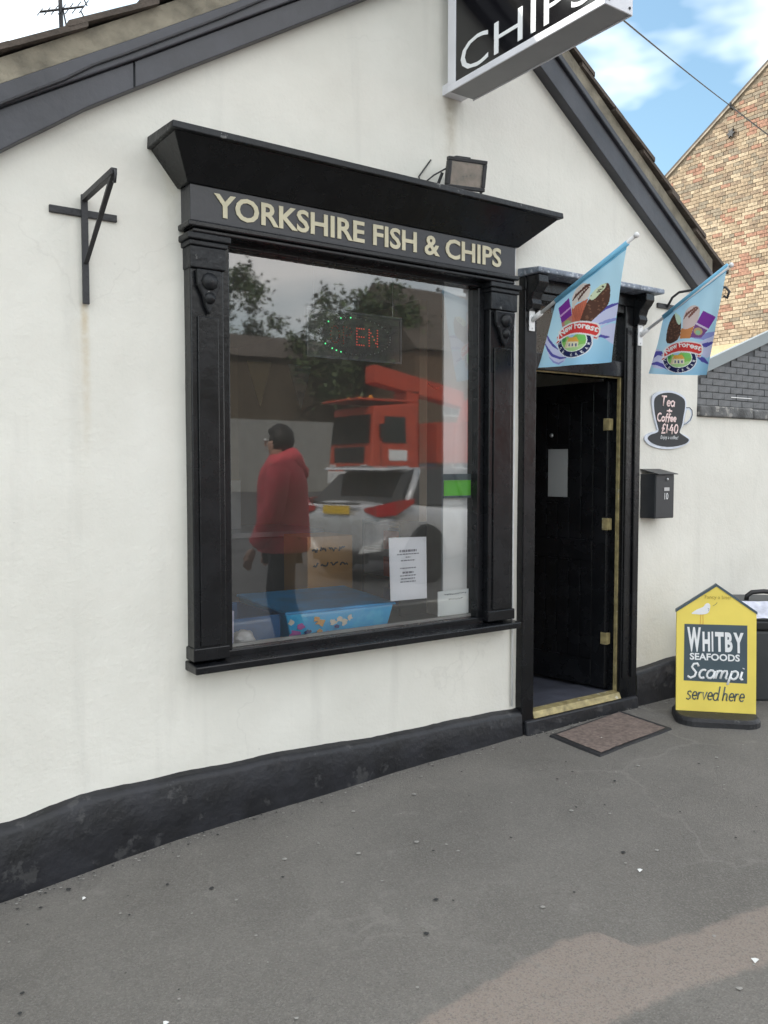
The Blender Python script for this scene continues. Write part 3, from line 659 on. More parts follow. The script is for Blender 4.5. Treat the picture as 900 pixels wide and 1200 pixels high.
# ------------------------------------------------------------------ brick gable house further along the street
HX = 16.2
house = empty('brick_house', (HX, 5.5, 0), 0, 'tall buff and red brick gable end of the house beyond the outbuilding', 'house')
_a, _b = on_x(775, 215, HX), on_x(900, 75, HX); HS = (_b.z-_a.z)/(_a.y-_b.y); HY = _b.y-1.0; HZ = _b.z+HS*1.0; BASEZ = on_x(880, 398, HX).z-.03; HY0, HY1 = HY-4.6, HY+4.6
def htop(y): return HZ-abs(y-HY)*HS
m = MB().prism([(HX+.008,HY0,-.1),(HX+.008,HY1,-.1),(HX+.008,HY1,htop(HY1)),(HX+.008,HY,HZ),(HX+.008,HY0,htop(HY0))], (.25,0,0))
keep(m.build('gable_wall', M['joint']), house)
keep(BOX(HX+.26, HX+7, HY0, HY1, -.1, htop(HY1)-.05).build('house_body', M['joint']), house)
keep(BOX(HX-.012, HX+.007, HY0, HY1, -.1, BASEZ).build('rendered_base', M['cream']), house)
vpm = mat('verge_fillet', (.33,.28,.22), .9, .3, 9)
for (ya, yb) in ((HY0-.25,HY),(HY,HY1+.25)):
    za, zb = htop(ya)+.01, htop(yb)+.01
    keep(MB().add([(HX-.03,ya,za),(HX+7,ya,za),(HX+7,yb,zb),(HX-.03,yb,zb),(HX-.03,ya,za+.06),(HX+7,ya,za+.06),(HX+7,yb,zb+.06),(HX-.03,yb,zb+.06)], [(0,1,2,3),(4,5,6,7),(0,1,5,4),(1,2,6,5),(2,3,7,6),(3,0,4,7)]).build('roof', M['tile']), house)
    keep(MB().add([(HX-.035,ya,za-.04),(HX+.007,ya,za-.04),(HX+.007,yb,zb-.04),(HX-.035,yb,zb-.04),(HX-.035,ya,za-.002),(HX+.007,ya,za-.002),(HX+.007,yb,zb-.002),(HX-.035,yb,zb-.002)], [(0,1,2,3),(4,5,6,7),(0,1,5,4),(1,2,6,5),(2,3,7,6),(3,0,4,7)]).build('verge_pointing', vpm), house)
BM = [mat('buff_brick', (.33,.25,.168), .9, .3, 18, .6, 60), mat('pale_buff_brick', (.43,.34,.235), .9, .25, 18, .6, 60), mat('brown_brick', (.245,.18,.125), .9, .3, 18, .6, 60), mat('grey_brown_brick', (.25,.205,.15), .9, .3, 18, .6, 60), mat('red_brick', (.32,.175,.12), .9, .3, 18, .6, 60)]
cells = []; zc = BASEZ+.005; row = 0
while zc < HZ:
    y = HY-1.5+(0 if row % 2 else .0565); hd = 0
    while y < HY1-.24:
        w = .215 if row % 2 and True else .1025
        if (row % 3) != 1: w = .215
        if rb.random() < .25: w = .1025 if w > .2 else .215
        if zc+.07 < min(htop(y), htop(y+w))-.02: cells.append((y, zc, w))
        y += w+.011
    zc += .0755; row += 1
def bcol(y, z):
    n1 = noise.noise(Vector((y*.55, z*.55, 3.3))); n2 = noise.noise(Vector((y*1.1, z*1.4, 8.1))); r = rb.random()
    if n2 > .26 and r < .42: return 4
    if r < .04: return 4
    hi = (z-6.)*.10
    if r < .34+hi: return 2 if r < .17+hi*.5 else 3
    return 1 if r > .68+hi else 0
def inview(y, z):
    v = Vector((HX, y, z))-CAM; d = v.dot(FWD); px = 450+1000*v.dot(RGT)/d; py = 600-1000*v.dot(UPV)/d
    # right of the shop's verge line and above the outbuilding
    return 772 < px < 903 and py > 60 and (py < 200+(px-765)*1.55) and py < 402
vis = [c for c in cells if inview(c[0], c[1])]; vis.sort(key=lambda c: (Vector((HX, c[0], c[1]))-CAM).length)
single = set(vis[:300]); rest = MB()
for c in cells:
    y, z, w = c; k = bcol(y, z); xo = HX-.006+rb.uniform(-.005,.004)
    if c in single:
        o = bpy.data.objects.new('brick', brick_proto(w,.0645,.03,BM[k],rb.randint(0,2))); COL.objects.link(o); o.rotation_euler = (rb.uniform(-.015,.015),0,math.pi/2); o.location = (xo+.03, y, z+rb.uniform(-.003,.003)); keep(o, house)
    else:
        rest.cm = k; a = rb.uniform(-.003,.003); rest.box(xo, xo+.03, y+a, y+w+a, z, z+.0645)
o = keep(rest.build('bricks_remaining', BM), house); o['kind'] = 'stuff'
# star shaped wall tie
_s = on_x(856, 156, HX-.04); sc = tuple(_s); pts = []
for k in range(12):
    a = 2*math.pi*k/12; r = .10 if k % 2 == 0 else .05
    pts.append((sc[0], sc[1]+r*math.cos(a), sc[2]+r*math.sin(a)))
keep(MB().prism(pts, (.03,0,0)).build('wall_tie_plate', M['iron']), house)
_k = on_x(856, 124, HX-.10)
keep(MB().tube([(HX-.01,_k.y,_k.z-.05),(HX-.10,_k.y,_k.z-.03),(HX-.10,_k.y,_k.z+.06)], .025, 6).build('cable_hook', M['iron']), house)

# overhead wire: spans in from a pole out of frame to the hook, then on across the gable
def sag(a, b, s, n=14):
    a, b = Vector(a), Vector(b); return [a.lerp(b, i/n)-Vector((0,0,s*4*(i/n)*(1-i/n))) for i in range(n+1)]
ka = Vector(_k); pa = on_y(740, 27, 2.5)
pt0 = ka+(pa-ka)*1.7
o = MB().tube(sag(pt0, ka, .04), .009, 5).tube(sag(ka, tuple(on_x(960, 200, HX-.4)), .03), .012, 5).build('overhead_cable', M['iron'])
tag(o, 'thin dark overhead cable slanting across the sky to the brick gable', 'cable')

vc = []
for (px, py, dy) in ((-40,139,.0),(0,122,.0),(40,106,.003),(75,93,0),(110,76,.0),(150,62,.0),(200,43,.0),(260,20,.0),(330,-10,0)):
    vc.append(on_y(px, py, -.086))
o = MB().tube(vc, .0055, 6).build('verge_cable', M['iron'], smooth=True); tag(o, 'black cable clipped along the left bargeboard under the roof edge', 'cable')
# tv aerial on the shop roof
ta = empty('tv_aerial', (1.35, 1.6, 3.45), 0, 'small television aerial standing above the left roof slope', 'aerial')
keep(MB().tube([(1.35,1.6,3.4),(1.33,1.6,4.22)], .012, 6).build('mast', M['iron']), ta)
bz = 4.10
keep(MB().tube([(1.24,1.68,bz),(1.44,1.52,bz+.02)], .007, 5).build('boom', M['iron']), ta)
for k in range(7):
    t = k/6; c = Vector((1.24,1.68,bz)).lerp(Vector((1.44,1.52,bz+.02)), t); l = .035+.03*t
    keep(MB().tube([c+Vector((-.6*l,-.7*l,-l)), c+Vector((.6*l,.7*l,l))], .0035, 4).build('element', M['iron']), ta)
for dz in (-.05,.05): keep(MB().tube([(1.40,1.44,bz+dz),(1.47,1.56,bz+dz)], .004, 4).build('reflector', M['iron']), ta)
keep(MB().tube([(1.345,1.59,bz),(1.36,1.58,4.0),(1.335,1.59,3.85),(1.35,1.59,3.4)], .005, 5).build('lead', M['iron']), ta)

# ------------------------------------------------------------------ projecting box sign
SX0, SX1, SZ = 2.80, 2.967, 3.42
ps = empty('projecting_sign', (2.88, -.58, SZ), 0, 'black and white box sign projecting from the gable reading CHIPS', 'sign')
keep(MB().box(SX0+.004, SX1-.004, -1.085, -.075, SZ, SZ+.98).build('sign_box', M['signgrey'], bevel=.003), ps)
for xs0 in (SX0-.004, SX1-.0035):
    f = MB(); x0, x1 = xs0, xs0+.0075
    f.box(x0,x1,-1.09,-.07,SZ-.004,SZ+.03).box(x0,x1,-1.09,-.07,SZ+.955,SZ+.985).box(x0,x1,-1.09,-1.066,SZ+.03,SZ+.955).box(x0,x1,-.13,-.07,SZ+.03,SZ+.955)
    keep(f.build('frame', M['signwhite'], bevel=.002), ps)
keep(BOX(SX0+.004,SX1-.004,-1.092,-1.0852,SZ-.003,SZ+.985).build('end_plate', M['signwhite'], bevel=.002), ps)
for z in (SZ+.02, SZ+.5):
    for x in (SX0+.02, SX1-.02): keep(MB().lathe([(.006,-1.096),(.006,-1.0915)], (x,0,z), 8, 'y').build('rivet', M['iron']), ps)
for z in (SZ+.012, SZ+.9): keep(BOX(SX0+.02, SX1-.02, -.0745, .012, z, z+.05).build('wall_fixing', M['signwhite']), ps)
pn = keep(BOX(SX0+.0008, SX0+.0038, -1.066, -.13, SZ+.03, SZ+.955).build('sign_panel', M['signblack']), ps)
smap = lambda yc, zc_: (lambda x, y, d: (SX0-.0005-d, yc-x, zc_+y))
text_obj('lettering', 'CHIPS', .86, .15, smap(-.60, SZ+.122), M['letterwhite'], pn, bold=-.004, depth=.002)
text_obj('lettering', '&', .16, .17, smap(-.60, SZ+.36), M['letterwhite'], pn, bold=0, depth=.002)
text_obj('lettering', 'FISH', .70, .17, smap(-.60, SZ+.66), M['letterwhite'], pn, bold=-.004, depth=.002)

# ------------------------------------------------------------------ floodlight on the cornice
fl = empty('floodlight', (2.80, -.14, 2.88), 0, 'small black floodlight standing on the cornice below the projecting sign', 'light')
FH = Matrix.Translation((2.82,-.20,2.98)) @ Matrix.Rotation(R(-14),4,'Z') @ Matrix.Rotation(R(12),4,'X') @ Matrix.Scale(1.12,4)
def FX(mb): mb.v = [tuple(FH @ Vector(v)) for v in mb.v]; return mb
hb = MB().hexa([(-.085,.03,-.055),(.085,.03,-.055),(.06,.11,-.04),(-.06,.11,-.04)], [(-.085,.03,.055),(.085,.03,.055),(.06,.11,.04),(-.06,.11,.04)])
keep(FX(hb).build('housing', M['iron'], bevel=.004), fl)
keep(FX(MB().box(-.095,.095,.0,.0295,-.066,-.05).box(-.095,.095,.0,.0295,.05,.066).box(-.095,-.078,.0,.0295,-.0495,.0495).box(.078,.095,.0,.0295,-.0495,.0495)).build('bezel', M['iron'], bevel=.003), fl)
keep(FX(BOX(-.0775,.0775,.016,.029,-.0492,.0492)).build('reflector', mat('lamp_reflector', (.36,.23,.20), .3, .6, 16, metallic=.4)), fl)
keep(FX(BOX(-.0775,.0775,.008,.012,-.0492,.0492)).build('lamp_glass', M['glass2']), fl)
keep(FX(BOX(-.045,.03,.04,.10,.0555,.078)).build('junction_box', M['iron'], bevel=.004), fl)
keep(FX(MB().tube([(-.1,.05,0),(-.112,.06,-.05),(-.1,.09,-.095),(.1,.09,-.095),(.112,.06,-.05),(.1,.05,0)], .007, 6)).build('bracket', M['iron']), fl)
keep(MB().box(2.77,2.87,-.12,-.02,2.888,2.90).build('foot', M['iron']), fl)
keep(MB().tube([(2.77,-.12,3.03),(2.71,-.07,2.99),(2.66,-.03,2.94),(2.66,-.01,2.99),(2.70,-.008,3.04),(2.74,-.006,3.09)], .004, 6).build('flex', M['iron'], smooth=True), fl)
# white surface cable beside the fascia
o = MB().tube([(3.33,-.012,2.76),(3.325,-.012,2.70),(3.322,-.012,2.5),(3.328,-.012,2.3),(3.325,-.012,1.2),(3.33,-.012,.16)], .007, 6).build('white_cable', M['white'], smooth=True)
tag(o, 'white cable clipped to the wall between shop window and doorway', 'cable')

# ------------------------------------------------------------------ iron sign bracket on the left wall
wb = empty('wall_bracket', (.99, 0, 2.17), 0, 'black iron bracket with diagonal brace on the bare wall left of window', 'bracket')
keep(BOX(.858,1.122,-.010,.004,2.515,2.543).build('cross_bar', M['iron'], bevel=.002), wb)
keep(BOX(.977,1.003,-.022,-.0105,2.17,2.60).build('upright', M['iron'], bevel=.002), wb)
keep(BOX(.979,1.001,-.40,-.0225,2.574,2.598).build('arm', M['iron'], bevel=.002), wb)
keep(MB().hexa([(.981,-.040,2.335),(.999,-.040,2.335),(.999,-.0225,2.325),(.981,-.0225,2.325)], [(.981,-.395,2.573),(.999,-.395,2.573),(.999,-.365,2.573),(.981,-.365,2.573)]).build('brace', M['iron'], bevel=.002), wb)
keep(MB().tube([(.99,-.402,2.59),(.99,-.415,2.57),(.99,-.405,2.545),(.99,-.39,2.55)], .005, 6).build('hook', M['iron'], smooth=True), wb)
# hanging basket bracket behind the right flag
hb_ = empty('basket_bracket', (4.66, 0, 2.5), 0, 'black iron hanging basket bracket on wall behind the right flag', 'bracket')
keep(BOX(4.57,4.76,-.012,.004,2.535,2.565).build('wall_plate', M['iron'], bevel=.002), hb_)
keep(MB().tube([(4.66,-.012,2.545),(4.66,-.05,2.60),(4.66,-.10,2.625),(4.66,-.3,2.622),(4.66,-.43,2.60),(4.66,-.455,2.57),(4.66,-.44,2.535),(4.66,-.42,2.55)], .008, 8).build('arm', M['iron'], smooth=True), hb_)
keep(MB().tube([(4.66,-.012,2.40),(4.66,-.12,2.50),(4.66,-.26,2.615)], .006, 8).build('brace', M['iron'], smooth=True), hb_)

# ------------------------------------------------------------------ flags: printed cloth rasterised on a fine grid as colour attribute
fm, ft, fb = nodes_of('printed_flag_cloth')
va = ft.nodes.new('ShaderNodeVertexColor'); va.layer_name = 'print'
ft.links.new(va.outputs[0], fb.inputs['Base Color']); fb.inputs['Roughness'].default_value = .55; fb.inputs['Specular IOR Level'].default_value = .3
wv = ft.nodes.new('ShaderNodeTexNoise'); wv.inputs['Scale'].default_value = 500; bpf = ft.nodes.new('ShaderNodeBump'); bpf.inputs['Strength'].default_value = .15; bpf.inputs['Distance'].default_value = .002
ft.links.new(wv.outputs[0], bpf.inputs['Height']); ft.links.new(bpf.outputs[0], fb.inputs['Normal'])
def inpoly(X, Y, poly):
    r = np.zeros(X.shape, bool); n = len(poly); j = n-1
    for i in range(n):
        xi, yi = poly[i]; xj, yj = poly[j]
        if yi != yj: r ^= ((yi > Y) != (yj > Y)) & (X < (xj-xi)*(Y-yi)/(yj-yi)+xi)
        j = i
    return r
def ell(cx, cy, rx, ry, n=40): return [(cx+rx*math.cos(6.28318*i/n), cy+ry*math.sin(6.28318*i/n)) for i in range(n)]
def smooth_poly(p, it=2):
    for _ in range(it):
        q = []
        for a, b in zip(p, p[1:]+p[:1]): q += [(a[0]*.75+b[0]*.25, a[1]*.75+b[1]*.25), (a[0]*.25+b[0]*.75, a[1]*.25+b[1]*.75)]
        p = q
    return p
def stroke_poly(pts, w):
    L_, R_ = [], []
    for i, p in enumerate(pts):
        a = pts[max(i-1,0)]; b = pts[min(i+1,len(pts)-1)]; dx, dy = b[0]-a[0], b[1]-a[1]; l = math.hypot(dx, dy) or 1; ww = w*(1-abs(2*i/(len(pts)-1)-1)**2*.7)
        L_.append((p[0]-dy/l*ww, p[1]+dx/l*ww)); R_.append((p[0]+dy/l*ww, p[1]-dx/l*ww))
    return L_+R_[::-1]
def emblem(fill, X, Y, ox, oy, k):
    T_ = lambda pts: [(ox+(x-430)*k, oy+(y-850)*k) for x, y in pts]
    Rb = [(268,812),(300,772),(360,740),(430,722),(500,716),(560,722),(622,742),(606,842),(540,815),(470,806),(400,812),(330,834),(285,858),(262,870)]
    Rw = [(256,806),(292,760),(356,727),(430,708),(502,702),(565,708),(636,734),(616,858),(540,830),(470,821),(400,827),(332,848),(290,872),(250,888)]
    fill(T_(ell(408,880,162,156)), (.8,.82,.88)); fill(T_(ell(408,880,154,148)), (.012,.018,.09))
    fill(T_(ell(412,868,122,112)), (.85,.88,.85)); fill(T_(ell(412,868,116,106)), (.35,.62,.82))
    inner = T_(ell(412,868,116,106))
    def fin(poly, c): fill(T_(poly), c, inner)
    fin([(290,900),(340,830),(400,860),(470,800),(540,790),(540,990),(290,990)], (.25,.55,.12))
    fin([(290,930),(400,940),(540,900),(540,1000),(290,1000)], (.45,.68,.3)); fin(ell(318,860,22,34), (.06,.3,.08)); fin(ell(500,840,34,40), (.2,.6,.15))
    fin([(345,890),(470,885),(468,935),(350,945)], (.8,.75,.55)); fin([(332,945),(362,855),(374,890),(352,948)], (.7,.6,.4)); fin([(360,888),(376,850),(452,846),(474,888)], (.78,.42,.08))
    for a in (378, 410, 442): fin([(a,905),(a+14,904),(a+14,930),(a,931)], (.1,.12,.25))
    fill(T_([(262,830),(238,850),(250,880),(228,912),(262,905),(285,880)]), (.75,.75,.78)); fill(T_([(262,835),(245,852),(257,880),(238,905),(260,897),(280,876)]), (.5,.03,.03))
    fill(T_([(606,800),(612,790),(600,820),(612,840),(604,870),(570,868),(572,830)]), (.75,.75,.78)); fill(T_([(604,805),(596,825),(606,842),(598,862),(576,860),(576,830)]), (.5,.03,.03))
    fill(T_(smooth_poly(Rw, 1)), (.82,.8,.8)); fill(T_(smooth_poly(Rb, 1)), (.68,.05,.045))
    vs, fs = fit_text('New Forest', 1., 1., .03)
    def on_arc(x, y):
        t = x+.5; p0, p1, p2 = (292,846), (430,716), (602,806)
        q = ((1-t)**2*p0[0]+2*t*(1-t)*p1[0]+t*t*p2[0], (1-t)**2*p0[1]+2*t*(1-t)*p1[1]+t*t*p2[1]); d = (2*(1-t)*(p1[0]-p0[0])+2*t*(p2[0]-p1[0]), 2*(1-t)*(p1[1]-p0[1])+2*t*(p2[1]-p1[1]))
        l = math.hypot(*d); nx, ny = d[1]/l, -d[0]/l; h = (y+.5)*58; return (q[0]+nx*h, q[1]+ny*h)
    tv = T_([on_arc(x, y) for x, y in vs])
    for f in fs: fill([tv[i] for i in f], (.86,.86,.84))
    word = 'ICE CREAM'
    for i, ch in enumerate(word):
        if ch == ' ': continue
        a = R(168-156*i/(len(word)-1)); vs, fs = fit_text(ch, 17 if ch != 'I' else 5, 24, .03)
        c0 = (408+137*math.cos(a), 880+129*math.sin(a)); rot = -(math.pi/2-a)
        tv = T_([(c0[0]+x*math.cos(rot)+y*math.sin(rot), c0[1]+x*math.sin(rot)-y*math.cos(rot)) for x, y in vs])
        for f in fs: fill([tv[j] for j in f], (.8,.8,.82))
def flag_print(kind, U, Vv, corners):
    tl, tr, br, bl = corners
    X = (1-Vv)*((1-U)*tl[0]+U*tr[0])+Vv*((1-U)*bl[0]+U*br[0]); Y = (1-Vv)*((1-U)*tl[1]+U*tr[1])+Vv*((1-U)*bl[1]+U*br[1])
    C_ = np.zeros(U.shape+(3,)); g = np.clip(.5+.5*np.sin(3.1*Vv+1.2*U-.3), 0, 1)[..., None]
    C_[:] = np.array((.27,.57,.82))*(1-g)+np.array((.52,.78,.92))*g
    def fill(poly, c, clip=None):
        xs_ = [p[0] for p in poly]; ys_ = [p[1] for p in poly]
        bb = (X >= min(xs_)) & (X <= max(xs_)) & (Y >= min(ys_)) & (Y <= max(ys_))
        if not bb.any(): return
        idx = np.nonzero(bb); r = inpoly(X[idx], Y[idx], poly)
        if clip is not None: r &= inpoly(X[idx], Y[idx], clip)
        C_[idx[0][r], idx[1][r]] = c
    rr = random.Random(4); lav = (.62,.64,.86); vio = (.10,.09,.40); mid = (.30,.33,.68)
    if kind == 1:
        fill(smooth_poly([(540,720),(620,630),(700,575),(800,540),(780,640),(700,720),(610,760)]), lav)
        fill(stroke_poly([(545,712),(600,650),(660,600),(730,566),(800,548)], 14), vio); fill(stroke_poly([(610,735),(680,710),(730,697),(790,690)], 16), mid)
        fill(smooth_poly([(615,790),(660,740),(770,720),(730,930),(690,900),(640,850)]), lav); fill(stroke_poly([(600,845),(630,838),(655,850),(690,848)], 14), vio)
        fill(smooth_poly([(130,880),(160,830),(200,900),(270,970),(370,1040),(300,1090),(200,1060),(150,960)]), lav)
        fill(stroke_poly([(150,830),(175,880),(215,925),(270,960)], 11), vio); fill(stroke_poly([(135,910),(165,960),(210,1010),(290,1035),(360,1030)], 13), vio); fill(stroke_poly([(185,1030),(230,1070),(280,1085),(330,1060)], 10), mid)
        fill([(262,602),(362,508),(392,660),(287,730)], (.20,.03,.30)); fill([(270,665),(380,575),(383,588),(273,680)], (.6,.35,.65)); fill([(285,725),(390,652),(398,745),(296,775)], (.55,.22,.2)); fill(ell(350,725,36,28), (.35,.5,.2))
        fill(smooth_poly([(466,715),(500,610),(560,490),(640,402),(695,362),(722,400),(712,520),(690,575),(610,660),(555,720)], 1), (.10,.045,.03))
        for _ in range(90):
            x = rr.uniform(480,710); y = rr.uniform(400,700)
            if inpoly(np.array([x]), np.array([y]), [(490,700),(540,560),(700,420),(705,540),(570,700)])[0]: fill(ell(x, y, 8, 7, 8), (.2,.10,.065))
        fill(smooth_poly([(548,490),(615,405),(690,362),(684,410),(640,455),(590,515),(560,520)], 1), (.66,.74,.52))
        for _ in range(16): fill(ell(rr.uniform(560,680), rr.uniform(390,500), 9, 6, 8), (.08,.05,.03), [(560,480),(620,405),(688,368),(640,455),(590,505)])
        fill([(386,588),(545,505),(470,720),(396,722)], (.60,.17,.10)); 
        for k in range(7): fill(stroke_poly([(392+22*k,600-12*k),(420+12*k,660),(440+8*k,715)], 4), (.42,.10,.06), [(386,588),(545,505),(470,720),(396,722)])
        fill(smooth_poly([(388,540),(395,480),(440,405),(500,370),(552,382),(563,430),(545,505),(480,535),(430,540),(410,600),(392,595)], 1), (.72,.64,.58))
        sw = [(390,600),(388,500),(430,405),(500,368),(556,380),(562,440),(540,510),(430,545)]
        for k in range(7): fill(stroke_poly([(396+18*k,530-22*k),(430+20*k,470-14*k),(450+18*k,520-22*k),(500+10*k,450-9*k)], 12), (.11,.04,.03), sw)
        emblem(fill, X, Y, 430, 850, 1.)
    else:
        fill(smooth_poly([(520,760),(600,720),(700,670),(680,800),(620,900),(560,860)]), lav); fill(stroke_poly([(515,705),(580,700),(640,680),(700,660)], 26), mid); fill(stroke_poly([(520,780),(600,770),(680,745)], 20), vio); fill(stroke_poly([(520,860),(570,900),(620,940)], 22), vio)
        fill(smooth_poly([(150,860),(190,800),(240,850),(262,930),(300,980),(200,990),(140,960)]), lav); fill(stroke_poly([(150,900),(190,850),(230,850),(270,880)], 22), vio); fill(stroke_poly([(140,950),(200,940),(260,960),(320,1000)], 18), vio)
        fill(smooth_poly([(270,760),(274,650),(300,560),(350,487),(400,520),(418,600),(405,715),(330,760)], 1), (.08,.04,.028))
        for _ in range(60): fill(ell(rr.uniform(280,400), rr.uniform(540,720), 8, 6, 8), (.16,.08,.05), [(275,750),(280,640),(345,520),(410,620),(400,720)])
        fill(smooth_poly([(345,500),(352,487),(402,520),(414,570),(395,600),(365,570)], 1), (.55,.72,.55))
        fill([(416,628),(527,600),(490,712),(406,716)], (.62,.25,.09)); fill(smooth_poly([(428,630),(428,530),(455,460),(515,414),(578,440),(565,530),(527,605),(470,632)], 1), (.70,.58,.55))
        for k in range(6): fill(stroke_poly([(436+16*k,545-20*k),(462+17*k,490-10*k),(480+15*k,530-16*k),(520+8*k,470-6*k)], 11), (.22,.09,.07), [(428,560),(455,458),(520,412),(580,440),(560,545),(500,560)])
        fill([(600,468),(698,525),(630,628),(545,572)], (.22,.04,.34)); fill([(540,570),(630,625),(622,640),(534,585)], (.7,.6,.75)); fill([(534,585),(622,640),(570,705),(492,705)], (.22,.08,.26)); fill(ell(552,650,32,34), (.55,.4,.2)); fill(ell(550,660,18,20), (.3,.55,.35))
        emblem(fill, X, Y, 405, 862, .87)
    C_[Vv < .055] = (.16,.44,.64)
    return C_
def make_flag(kind, x, q, corners, pole, plate, label):
    root = empty('flag', plate, 0, label, 'flag', 'promotional flags at the doorway')
    nu, nv = 150, 170
    u = (np.arange(nu)+.5)/nu; v = (np.arange(nv)+.5)/nv; U, Vv = np.meshgrid(u, v)
    C_ = flag_print(kind, U, Vv, corners)
    tl, tr, br, bl = [Vector(p) for p in q]; vs = []
    for j in range(nv+1):
        b = j/nv
        for i in range(nu+1):
            a = i/nu; p = (tl.lerp(tr, a)).lerp(bl.lerp(br, a), b)
            w = b*(.020*math.sin(5.2*a+1.5*b+kind)+.009*math.sin(11*a-2*b))+.0035*noise.noise(Vector((a*5, b*3, kind)))+.0018*math.sin(26*(a-.25*b))*math.exp(-3*b)
            vs.append((p.x+w, p.y, p.z-.004*math.sin(math.pi*a)*b))
    fs = [(j*(nu+1)+i, (j+1)*(nu+1)+i, (j+1)*(nu+1)+i+1, j*(nu+1)+i+1) for j in range(nv) for i in range(nu)]
    me = bpy.data.meshes.new('cloth'); me.from_pydata(vs, [], fs)
    ca = me.color_attributes.new('print', 'FLOAT_COLOR', 'CORNER'); col = np.ones((nv*nu, 4)); col[:, :3] = C_.reshape(-1, 3)
    ca.data.foreach_set('color', np.repeat(col, 4, axis=0).ravel().astype(np.float32)); me.update()
    o = keep(link('cloth', me, fm, smooth=True), root)
    a, b = Vector(pole[0]), Vector(pole[1]); d = (b-a).normalized()
    sl_ = MB().tube([tl-d*.004, tr+d*.004], .0135, 10); keep(sl_.build('sleeve', mat('flag_hem_blue', (.18,.46,.66), .6), smooth=True), root)
    keep(MB().tube([a, b], .0095, 10).build('pole', M['white'], smooth=True), root)
    m = MB(); m.tube([b-d*.004, b+d*.004, b+d*.012, b+d*.02, b+d*.024], [.008,.013,.0145,.011,.003], 10); keep(m.build('finial', M['white'], smooth=True), root)
    keep(BOX(plate[0]-.021, plate[0]+.021, plate[1]-.008, plate[1], plate[2]-.065, plate[2]+.065).build('wall_plate', M['white'], bevel=.003), root)
    keep(MB().tube([a-d*.03, a+d*.055], .0145, 10).build('socket', M['white'], smooth=True), root)
    for s in (-1, 1): keep(MB().lathe([(.005,plate[1]-.011),(.005,plate[1]-.0085)], (plate[0],0,plate[2]+s*.05), 8, 'y').build('screw', M['steel']), root)
fx = 3.418; g = lambda px, py: on_x(px, py, fx)
make_flag(1, fx, [g(652,352), g(735,285), g(713,424), g(630,431)], [(245,540),(860,30),(690,1080),(75,1125)], [(fx,-.075,2.345), g(744,277)], (3.416,-.052,2.34), 'pale blue ice cream flag hanging in front of the door fanlight')
fx2 = 4.33; g2 = lambda px, py: on_x(px, py, fx2)
make_flag(2, fx2, [g2(778,371), g2(852.5,311.5), g2(826,439), g2(762,438)], [(245,530),(805,85),(605,1040),(128,1035)], [(fx2,-.078,2.335), g2(855,312)], (4.325,-.066,2.33), 'blue ice cream flag hanging on the right jamb above the cup board')

# ------------------------------------------------------------------ cup shaped chalkboard
cb = empty('cup_chalkboard', (4.72, 0, 1.66), 0, 'cup and saucer shaped black chalkboard offering tea and coffee', 'sign')
CY = -.013
def cw(x, y):   # traced outline, laid out on the board's own plane against the wall
    p = on_y(740+x/6.67, 440+y/6.67, CY); return (p.x, p.z)
outl = [(160,170),(180,142),(230,122),(300,116),(360,132),(415,165),(430,200),(428,250),(450,247),(470,262),(481,300),(472,345),(445,378),(412,386),(392,405),(376,440),(385,455),(430,470),(460,495),(455,520),(420,545),(360,568),(290,578),(210,570),(150,550),(112,520),(100,490),(115,462),(160,442),(208,434),(196,400),(175,320),(163,240)]
outl = [cw(*p) for p in smooth_poly(outl, 1)]
cxm = sum(p[0] for p in outl)/len(outl); czm = sum(p[1] for p in outl)/len(outl)
keep(MB().prism([(x, CY, z) for x, z in outl], (0,.009,0)).build('board_edge', M['cupedge']), cb)
cup = [(176,190),(196,158),(240,138),(300,133),(355,147),(405,178),(418,205),(416,260),(402,330),(395,385),(372,440),(378,452),(420,480),(452,502),(430,530),(380,548),(300,560),(220,552),(160,530),(122,495),(140,465),(200,447),(214,432),(204,390),(186,320),(177,250)]
face = keep(MB().prism([(x, CY-.0025, z) for x, z in [cw(*p) for p in smooth_poly(cup, 1)]], (0,.002,0)).build('cup_face', M['chalkboard']), cb)
hnd = [(430,268),(446,266),(460,285),(461,315),(445,350),(415,368),(408,372),(418,320)]
keep(MB().prism([(x, CY-.0025, z) for x, z in [cw(*p) for p in smooth_poly(hnd, 1)]], (0,.002,0)).build('handle_face', M['render']), cb)
keep(MB().tube([(x, CY-.002, z) for x, z in [cw(*p) for p in [(428,252),(452,250),(472,272),(474,310),(458,350),(424,378),(408,382)]]], .0025, 6).build('handle_line', M['slate']), cb)
def hand(body, x0, x1, y0, y1, mt, r, sl_=.1):
    (ax, az), (bx, bz) = cw(x0, (y0+y1)/2), cw(x1, (y0+y1)/2); zt = cw((x0+x1)/2, y0)[1]; zb = cw((x0+x1)/2, y1)[1]
    k = (bz-az)/(bx-ax)
    stroke_text('chalk_writing', body, bx-ax, zt-zb, lambda x, y, d: ((ax+bx)/2+x, CY-.003-d, (zt+zb)/2+y), mt, face, r, sl_, Vector((0,1,0)))
hand('Tea', 232, 334, 166, 240, M['chalkpink'], .0062); hand('+', 272, 314, 234, 302, M['chalkpink'], .006)
hand('Coffee', 200, 345, 300, 358, M['chalkpink'], .0062); hand('£1·40', 230, 358, 382, 452, M['chalkpink'], .0065)
(ax, az) = cw(292, 488)
text_obj('chalk_writing', 'Enjoy a coffee!', .178, .03, lambda x, y, d: (ax+x+.2*y, CY-.0032-d, az+y), M['chalkwhite'], face, bold=.0)

